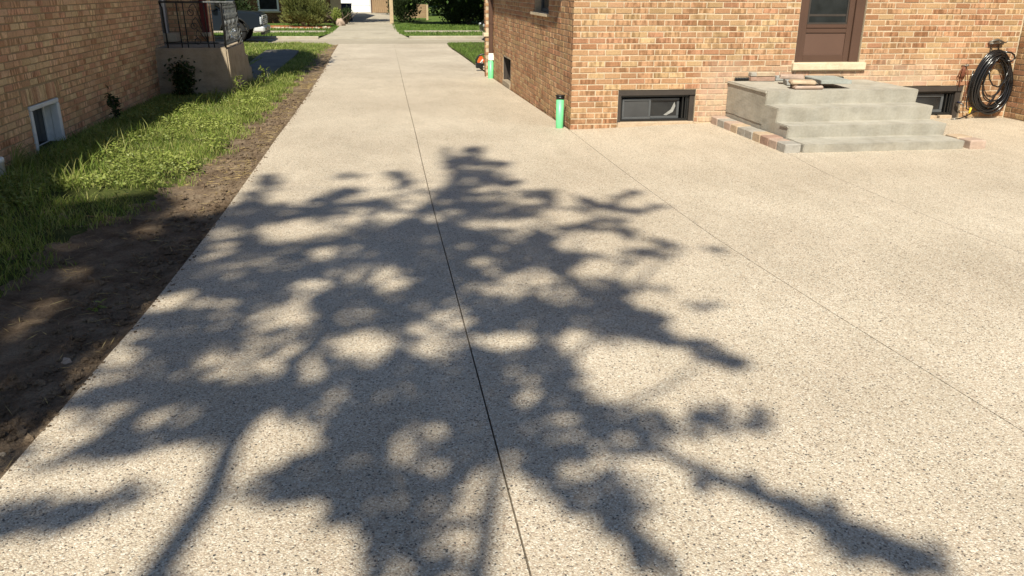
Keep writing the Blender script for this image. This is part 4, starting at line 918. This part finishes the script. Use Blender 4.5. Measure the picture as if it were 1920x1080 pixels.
weed('weed', 'tiny green weed sprouting alone on the shaded bare soil', 'plant', -3.88, -5.35, .05, 14, .05, .05, .02, M['clover'], 35, 3)
weed('weed', 'low green weed at near end of the shaded bare soil', 'plant', -4.02, -6.42, .05, 26, .10, .07, .025, M['dleaf'], 36, 5)
weed('weed', 'bright green broad leaved weed at the edge of lawn and soil strip', 'plant', -4.10, -1.75, .10, 30, .10, .08, .05, M['clover'], 37, 4)
og = thing('tuft_grass', 'tuft of long arching yellow grass beside the white standpipe', 'grass tuft', (-5.62,-1.85,-.06)); gg = np.random.default_rng(41); m = MB()
V = []; F = []
for i in range(70):
    a = gg.uniform(-.9, 2.2); ln = gg.uniform(.25, .60); hh = gg.uniform(.10, .26); d = np.array([math.cos(a)*.55, math.sin(a), 0]); sd = np.array([-d[1], d[0], 0])*.004
    for k in range(6):
        q = k/5; c = d*ln*q + np.array([0,0,hh*math.sin(q*2.5)]); w_ = 1-q*.85; V += [c-sd*w_, c+sd*w_]
    b = len(V)-12; F += [(b+2*k, b+2*k+1, b+2*k+3, b+2*k+2) for k in range(5)]
link('blade', npmesh('blade', V, F, M['clover']), og)
# ---- evergreen shrubs across the street
def shrub(name, label, cat, lobes, mat, seed, L, W_, n, group=None):
    c = lobes[0][0]; t = thing(name, label, cat, (c[0], c[1], -.27), group); gg = np.random.default_rng(seed); P = []; N = []
    for (cx, cy, cz), (rx, ry, rz), f in lobes:
        p = cloud(int(n*f), (cx-c[0], cy-c[1], cz+.27), (rx, ry, rz), gg, .35, 26, .20); P.append(p); N.append(p-np.array([cx-c[0], cy-c[1], cz+.0]))
    P = np.concatenate(P); N = np.concatenate(N); N /= np.linalg.norm(N, axis=1, keepdims=True)+1e-6; N[:,2] += .5; k = P[:,2] > .03
    foliage('foliage', P[k], L, W_, mat, t, N=N[k], seed=seed)
    m = MB()
    for i in range(7): a = gg.uniform(0, 6.28); m.tube([(0,0,-.05),(math.cos(a)*.3,math.sin(a)*.2,.3),(math.cos(a)*.8,math.sin(a)*.5,.65)], [.04,.03,.01], 6)
    m.build('stem', M['bark'], t); return t
shrub('evergreen_shrub', 'large sunlit olive evergreen shrub on the mulch bed across the street', 'shrub', [((-5.75,33.0,.18),(.95,.7,.48),.40),((-6.25,33.1,.75),(.5,.5,.55),.25),((-5.15,33.0,.45),(.55,.5,.50),.2),((-5.5,33.2,.85),(.45,.5,.35),.15)], M['pine'], 51, .16, .035, 9000)
shrub('yellow_shrub', 'small yellow green shrub beside the pink boulder across the street', 'shrub', [((-4.35,34.8,.12),(.32,.3,.36),1.)], M['clover'], 52, .10, .07, 800)
shrub('dark_shrub', 'dark shrub in shade between the yellow shrub and far driveway', 'shrub', [((-3.95,35.6,.1),(.35,.4,.40),1.)], M['dleaf'], 53, .10, .06, 900)
for i, (a, b, r_, lb) in enumerate(((2.1,37.6,1.0,'dark hedge shrub just right of the tan board fence panel'),(2.6,36.6,1.3,'dark hedge shrub in the middle of the shaded far lawn'),(4.6,36.9,1.4,'dark hedge shrub nearest the right brick house across the street'),(-.9,38.5,.8,'dark shrub between the tan post and board fence panel'))):
    shrub('hedge_shrub', lb, 'shrub', [((a,b,.35),(r_,.9,.8),.6),((a+.4,b+.6,1.2),(r_,.9,.7),.4)], M['dleaf'], 60+i, .13, .08, 5200, 'dark shrubs on the far lawn')
shrub('hedge_shrub', 'dark bushy shrub behind the pickup truck hood', 'shrub', [((-9.6,33.5,.5),(1.5,.9,1.0),1.)], M['dleaf'], 66, .13, .08, 4500, 'dark shrubs on the far lawn')
# ---- trees
def tree(name, label, base, h, lobes, mat, seed, L, W_, n, tr_=.2, group=None):
    t = thing(name, label, 'tree', base, group); gg = np.random.default_rng(seed)
    m = MB(); m.tube([(0,0,-.4),(gg.normal()*.05,gg.normal()*.05,h*.25),(gg.normal()*.12,gg.normal()*.12,h*.55),(gg.normal()*.2,gg.normal()*.2,h*.85)], [tr_*1.25,tr_,tr_*.75,tr_*.3], 12)
    for (c, r, f) in lobes:
        for i in range(3):
            e = np.array(c)+gg.normal(size=3)*np.array(r)*.4; m.tube([(0,0,h*.3+gg.uniform(0,.2)*h), tuple(e*.5+np.array([0,0,h*.2])), tuple(e)], [tr_*.45,tr_*.28,tr_*.08], 7)
    m.build('trunk', M['bark'], t)
    P = np.concatenate([cloud(int(n*f), c, r, gg, .3, 40, .2) for c, r, f in lobes]); foliage('crown', P, L, W_, mat, t, flat=.3, seed=seed); return t
tree('shade_tree', 'large leafy tree shading the dark house across the street', (-10.5,35.2,-.3), 9, [((1,-.6,6.2),(4.2,1.6,3.0),.6),((5.0,.2,6.0),(2.2,1.3,2.4),.4)], M['leaf'], 71, .24, .16, 15000, .25, 'shade trees across the street')
tree('shade_tree', 'broad leafy tree overhanging the shaded far lawn beside the driveway', (3.6,35.6,-.3), 9, [((-.8,-1.6,5.0),(3.6,2.4,3.0),.55),((2.6,-2.0,4.2),(3.0,2.6,2.6),.45),((-3.5,-.3,3.2),(1.3,1.0,1.6),.12)], M['leaf'], 72, .22, .15, 20000, .22, 'shade trees across the street')
tree('street_tree', 'street tree shading the far kerb beside the right brick house', (5.4,27.6,-.35), 7, [((-.6,-1.2,4.2),(2.8,1.6,2.0),.8),((-2.6,-.6,3.2),(1.2,.9,1.0),.2)], M['leaf'], 73, .2, .14, 8000, .16, 'shade trees across the street')
tree('added_shade_tree', 'unseen leafy tree added to shade the walk beyond the left stoop', (-7.8,8.6,-.2), 5, [((1.55,-1.4,4.5),(1.35,4.2,.8),1.)], M['leaf'], 76, .18, .12, 20000, .1)  # added out of view, crown stretched so its shadow covers the walk
tree('garden_tree', 'small tree casting leaf shadows on the white garage', (-1.0,49.5,-.25), 5, [((-.9,-.4,3.5),(1.1,.9,1.0),1.)], M['leaf'], 74, .2, .13, 900, .09)
tree('back_tree', 'tall dark trees closing the view behind the far houses', (-3,72,0), 16, [((0,0,6),(9,3,6),1.)], M['dleaf'], 75, .5, .34, 12000, .4)
tree('back_tree', 'tall dark tree standing behind the board fence panel', (4,50,0), 12, [((0,0,3.4),(5,2,4),1.)], M['dleaf'], 76, .35, .24, 14000, .3)
# ---- the tree behind the photographer whose shadow lies on the driveway
SHADE=[[(-4.548,-4.870),(-4.565,-4.340),(-4.088,-4.406),(-3.855,-3.487),(-3.562,-3.605),(-3.455,-3.295),(-3.354,-2.656),(-3.392,-2.174),(-3.272,-2.190),(-3.195,-2.677),(-3.185,-3.331),(-2.959,-3.326),(-2.730,-2.937),(-2.602,-2.795),(-2.419,-2.939),(-2.590,-3.144),(-2.707,-3.394),(-2.522,-3.297),(-2.373,-3.264),(-2.154,-3.108),(-2.111,-2.715),(-2.253,-2.181),(-2.153,-2.146),(-2.027,-2.726),(-1.971,-2.998),(-1.787,-2.962),(-1.669,-2.666),(-1.711,-1.953),(-1.631,-1.474),(-1.647,-0.955),(-1.549,-0.968),(-1.527,-1.656),(-1.348,-0.993),(-1.204,-1.011),(-1.319,-1.738),(-1.021,-1.910),(-1.246,-2.382),(-1.049,-2.854),(-1.288,-3.028),(-0.981,-3.128),(-0.856,-3.085),(-0.931,-3.455),(-0.868,-3.674),(-0.754,-3.740),(-0.672,-3.304),(-0.628,-3.496),(-0.522,-3.686),(-0.418,-3.469),(-0.102,-3.184),(-0.109,-3.282),(-0.353,-3.478),(-0.438,-3.697),(-0.309,-3.850),(-0.070,-3.659),(-0.077,-3.746),(-0.302,-3.965),(-0.474,-3.974),(-0.552,-4.309),(-0.500,-4.590),(-0.358,-4.737),(-0.289,-4.809),(-0.384,-4.916),(-0.505,-4.840),(-0.527,-5.012),(-0.697,-5.099),(-1.012,-5.110),(-1.011,-5.364),(-0.893,-5.522),(-0.598,-5.422),(-0.474,-5.535),(-0.736,-5.635),(-0.896,-5.742),(-0.827,-5.992),(-0.512,-5.796),(-0.514,-5.879),(-0.715,-6.008),(-0.905,-6.092),(-0.857,-6.240),(-0.759,-6.418),(-0.618,-6.531),(-0.716,-6.635),(-0.827,-6.590),(-0.913,-6.396),(-1.053,-6.246),(-1.271,-6.345),(-1.356,-6.571),(-1.449,-6.796),(-1.379,-6.926),(-1.167,-6.980),(-0.984,-6.984),(-0.825,-7.098),(-0.789,-7.190),(-0.904,-7.173),(-1.113,-7.143),(-1.265,-7.203),(-1.381,-7.302),(-1.558,-7.276),(-1.853,-7.233),(-1.987,-7.357),(-2.065,-7.379),(-2.249,-7.318),(-2.518,-7.135),(-2.670,-7.150),(-2.790,-7.238),(-2.888,-7.081),(-2.968,-6.954),(-3.048,-7.039),(-3.141,-7.044),(-3.277,-7.024),(-3.382,-7.046),(-3.471,-7.104),(-3.631,-7.009),(-4.014,-7.092),(-4.561,-7.011),(-5.612,-5.387),(-5.165,-4.784)],[(-1.235,-7.383),(-1.166,-7.443),(-1.050,-7.588),(-0.908,-7.694),(-0.776,-7.859),(-0.640,-7.985),(-0.640,-8.084),(-0.742,-8.081),(-0.887,-7.923),(-1.025,-7.774),(-1.145,-7.628),(-1.219,-7.477)],[(-3.564,-7.360),(-3.490,-7.297),(-3.361,-7.331),(-3.258,-7.284),(-3.154,-7.284),(-3.110,-7.322),(-3.255,-7.406),(-3.406,-7.441),(-3.500,-7.521),(-3.574,-7.561),(-3.634,-7.421)],[(-2.790,-7.238),(-2.667,-7.187),(-2.518,-7.135),(-2.249,-7.318),(-2.043,-7.348),(-2.045,-7.541),(-2.112,-7.701),(-2.158,-7.869),(-2.375,-7.837),(-2.393,-7.659),(-2.499,-7.503),(-2.607,-7.442),(-2.734,-7.393)],[(-1.850,-7.215),(-1.573,-7.255),(-1.471,-7.467),(-1.454,-7.567),(-1.525,-7.648),(-1.541,-7.759),(-1.475,-7.924),(-1.437,-8.000),(-1.529,-7.987),(-1.608,-7.749),(-1.700,-7.622),(-1.793,-7.452)],[(-2.792,-2.182),(-2.623,-2.133),(-2.512,-2.288),(-2.614,-2.434),(-2.758,-2.370)],[(0.015,-4.851),(-0.151,-4.889),(-0.138,-4.950)],[(-5.580,-2.261),(-5.308,-2.297),(-4.941,-2.488),(-4.769,-2.891),(-4.927,-3.343),(-5.100,-3.474),(-5.792,-3.527),(-6.427,-2.253)],[(-5.218,-3.175),(-4.851,-3.125),(-4.504,-2.963),(-4.171,-2.629),(-3.953,-3.036),(-4.085,-3.641),(-4.289,-4.283),(-4.320,-5.014),(-4.392,-5.265),(-4.847,-5.422),(-5.936,-3.239)],[(-4.974,-5.167),(-4.471,-5.065),(-4.359,-4.274),(-4.101,-3.578),(-3.836,-3.393),(-3.526,-3.234),(-3.489,-4.308),(-3.552,-5.282),(-3.598,-6.103),(-3.631,-6.689),(-3.670,-7.092),(-4.177,-7.100)]]
GAPS=[(-2.934,-4.097,0.205,0.222,1.00),(-2.644,-3.880,0.156,0.179,0.60),(-2.683,-4.669,0.096,0.138,0.90),(-2.704,-5.250,0.107,0.111,0.90),(-2.507,-5.212,0.186,0.095,0.40),(-2.949,-4.787,0.083,0.110,0.50),(-2.073,-3.304,0.129,0.233,0.90),(-2.192,-3.758,0.121,0.094,0.80),(-2.413,-3.568,0.205,0.132,0.60),(-1.359,-4.128,0.128,0.128,0.95),(-1.623,-4.092,0.085,0.114,0.80),(-0.935,-3.959,0.149,0.167,1.00),(-0.608,-3.955,0.114,0.122,0.90),(-1.077,-4.266,0.096,0.096,0.80),(-0.884,-4.614,0.211,0.222,1.00),(-1.086,-4.650,0.108,0.097,0.80),(-0.565,-4.734,0.090,0.096,0.90),(-1.000,-5.247,0.136,0.147,1.00),(-1.414,-5.259,0.096,0.096,0.80),(-1.656,-5.369,0.086,0.202,0.60),(-1.290,-5.344,0.126,0.094,0.50),(-0.649,-5.316,0.178,0.222,1.00),(-0.818,-5.795,0.117,0.151,1.00),(-1.423,-3.354,0.095,0.125,0.80),(-1.099,-3.378,0.087,0.125,0.80),(-1.319,-3.597,0.084,0.134,0.60),(-1.263,-3.011,0.274,0.119,0.90),(-1.549,-2.660,0.066,0.107,0.80),(-1.863,-5.235,0.063,0.095,0.30),(-3.460,-5.438,0.158,0.110,1.00),(-2.962,-5.589,0.114,0.096,0.50),(-2.883,-5.745,0.083,0.091,0.60),(-2.683,-5.840,0.163,0.102,0.55),(-2.520,-5.797,0.083,0.075,0.60),(-2.403,-6.170,0.127,0.165,1.00),(-2.865,-6.353,0.191,0.125,0.80),(-3.166,-6.354,0.071,0.068,0.50),(-3.512,-6.260,0.083,0.105,0.50),(-2.719,-7.010,0.144,0.170,1.00),(-3.386,-6.711,0.084,0.055,0.35),(-2.314,-6.695,0.090,0.098,0.30),(-2.164,-7.150,0.119,0.133,0.55),(-2.044,-6.036,0.093,0.178,0.90),(-2.138,-6.252,0.051,0.062,0.60),(-1.703,-6.206,0.171,0.115,1.00),(-1.366,-6.280,0.098,0.175,1.00),(-1.734,-6.583,0.083,0.095,0.70),(-1.632,-6.719,0.080,0.099,0.80),(-1.201,-6.660,0.208,0.304,1.00),(-0.685,-6.160,0.164,0.170,1.00),(-3.942,-3.919,0.093,0.086,0.50),(-3.643,-4.467,0.103,0.084,0.50),(-4.097,-5.162,0.148,0.083,0.50),(-4.226,-5.272,0.144,0.088,0.50),(-3.738,-6.439,0.112,0.063,0.50),(-3.772,-5.923,0.127,0.054,0.45),(-3.723,-6.761,0.082,0.111,0.60),(-3.929,-4.956,0.124,0.060,0.40),(-3.788,-3.798,0.115,0.075,0.50)]
TX, TY = -3.1, -13.0
def back(sx, sy, yl=TY):
    h = (sy-yl)/SY; return (sx-SX*h, yl, h-.06)
def inpoly(px, py, poly):
    q = np.array(poly); x1, y1 = q[:,0], q[:,1]; x2, y2 = np.roll(x1,-1), np.roll(y1,-1); r = np.zeros(len(px), bool)
    for a, b, c, d in zip(x1, y1, x2, y2):
        if b == d: continue
        r ^= ((b > py) != (d > py)) & (px < (c-a)*(py-b)/(d-b)+a)
    return r
sh = thing('shade_tree', 'leafy tree standing behind the viewpoint that shades the driveway', 'tree', (TX, TY, 0))
g = np.random.default_rng(91); px = []; py = []; pf = []
for pg, dn in zip(SHADE, [1000]+[1000]*(len(SHADE)-1)):
    q = np.array(pg); lo_, hi = q.min(0), q.max(0); n = int((hi-lo_).prod()*dn); a = g.uniform(lo_[0], hi[0], n); b = g.uniform(lo_[1], hi[1], n); k = inpoly(a, b, pg); px.append(a[k]); py.append(b[k]); pf.append(np.full(k.sum(), 7 <= len(pf) <= 8))
px = np.concatenate(px); py = np.concatenate(py); pf = np.concatenate(pf); keep = np.ones(len(px), bool)
for cx, cy, rx, ry, s_ in GAPS:
    d = ((px-cx)/rx)**2+((py-cy)/ry)**2; keep &= ~((d < 1.75) & (g.random(len(px)) < s_))
nz = np.array([mn.fractal(Vector((a*3.2, b*2.2, 7.7)), 1., 2., 4) for a, b in zip(px, py)])
keep &= (g.random(len(px)) < np.interp(nz, [-.55,-.2,.05], [.10,.58,1.])) | pf
n2 = np.array([mn.noise(Vector((a*9., b*6., 2.2))) for a, b in zip(px, py)]); keep &= (n2 > -.5) | pf
px, py = px[keep]+g.normal(0, .025, keep.sum()), py[keep]+g.normal(0, .04, keep.sum()); n = len(px)
yl = TY + np.clip(g.normal(0, .55, n), -1.3, 1.0); h = (py-yl)/SY; k = h > 2.5; px, py, yl, h = px[k], py[k], yl[k], h[k]
P = np.stack([px-SX*h-TX, yl-TY, h-.06], 1)
V, F = leaves(P, .13, .085, flat=.35, seed=92)
V -= np.repeat((V.reshape(-1,4,3).mean(1)-P), 4, 0)
link('crown', npmesh('crown', V, F, M['leaf']), sh)
def rel(pts): return [(a-TX, b-TY, c) for a, b, c in pts]
m = MB()
m.tube(rel([(TX,TY,-.2),(TX-.05,TY,2.2),(TX-.35,TY,4.6),back(-2.997,-7.756),back(-2.906,-7.352),back(-2.895,-7.0),back(-2.5,-5.5),back(-2.1,-4.2),back(-1.7,-2.6),back(-1.45,-1.5)]), [.13,.11,.09,.060,.056,.050,.04,.03,.02,.008], 10)
m.tube(rel([(TX-.05,TY,2.2),back(-2.4,-9.4),back(-2.15,-8.3),back(-1.85,-7.0),back(-1.2,-5.2),back(-.9,-4.4)]), [.06,.05,.04,.03,.022,.008], 8)
m.tube(rel([back(-2.45,-5.4),back(-1.7,-6.5),back(-1.247,-7.388),back(-.965,-7.73),back(-.783,-7.899),back(-.672,-8.079)]), [.03,.03,.03,.045,.05,.03], 8)
m.tube(rel([back(-2.9,-6.9),back(-3.4,-5.8),back(-3.2,-4.0),back(-3.3,-2.9)]), [.04,.03,.02,.008], 8)
for sx, sy in ((-3.3,-2.7),(-2.2,-2.5),(-.4,-3.4),(-.5,-4.7),(-.75,-6.5),(-.3,-4.9),(-1.0,-7.0),(-3.9,-4.2),(-4.3,-3.2)):
    e = back(sx, sy); m.tube(rel([back(-2.2+(sx+2.2)*.25, sy-2.0 if sy > -5 else -7.2), ((e[0]-3.4)/2, TY+.1, e[2]-.5), e]), [.022,.014,.005], 6)
m.build('trunk', M['bark'], sh)
P = np.stack([g.normal(-3.6, .9, 1800)-TX, g.normal(-16.2, .6, 1800)-TY, g.uniform(3, 7.5, 1800)], 1); foliage('rear_crown', P, .115, .07, M['leaf'], sh, flat=.35, seed=93)
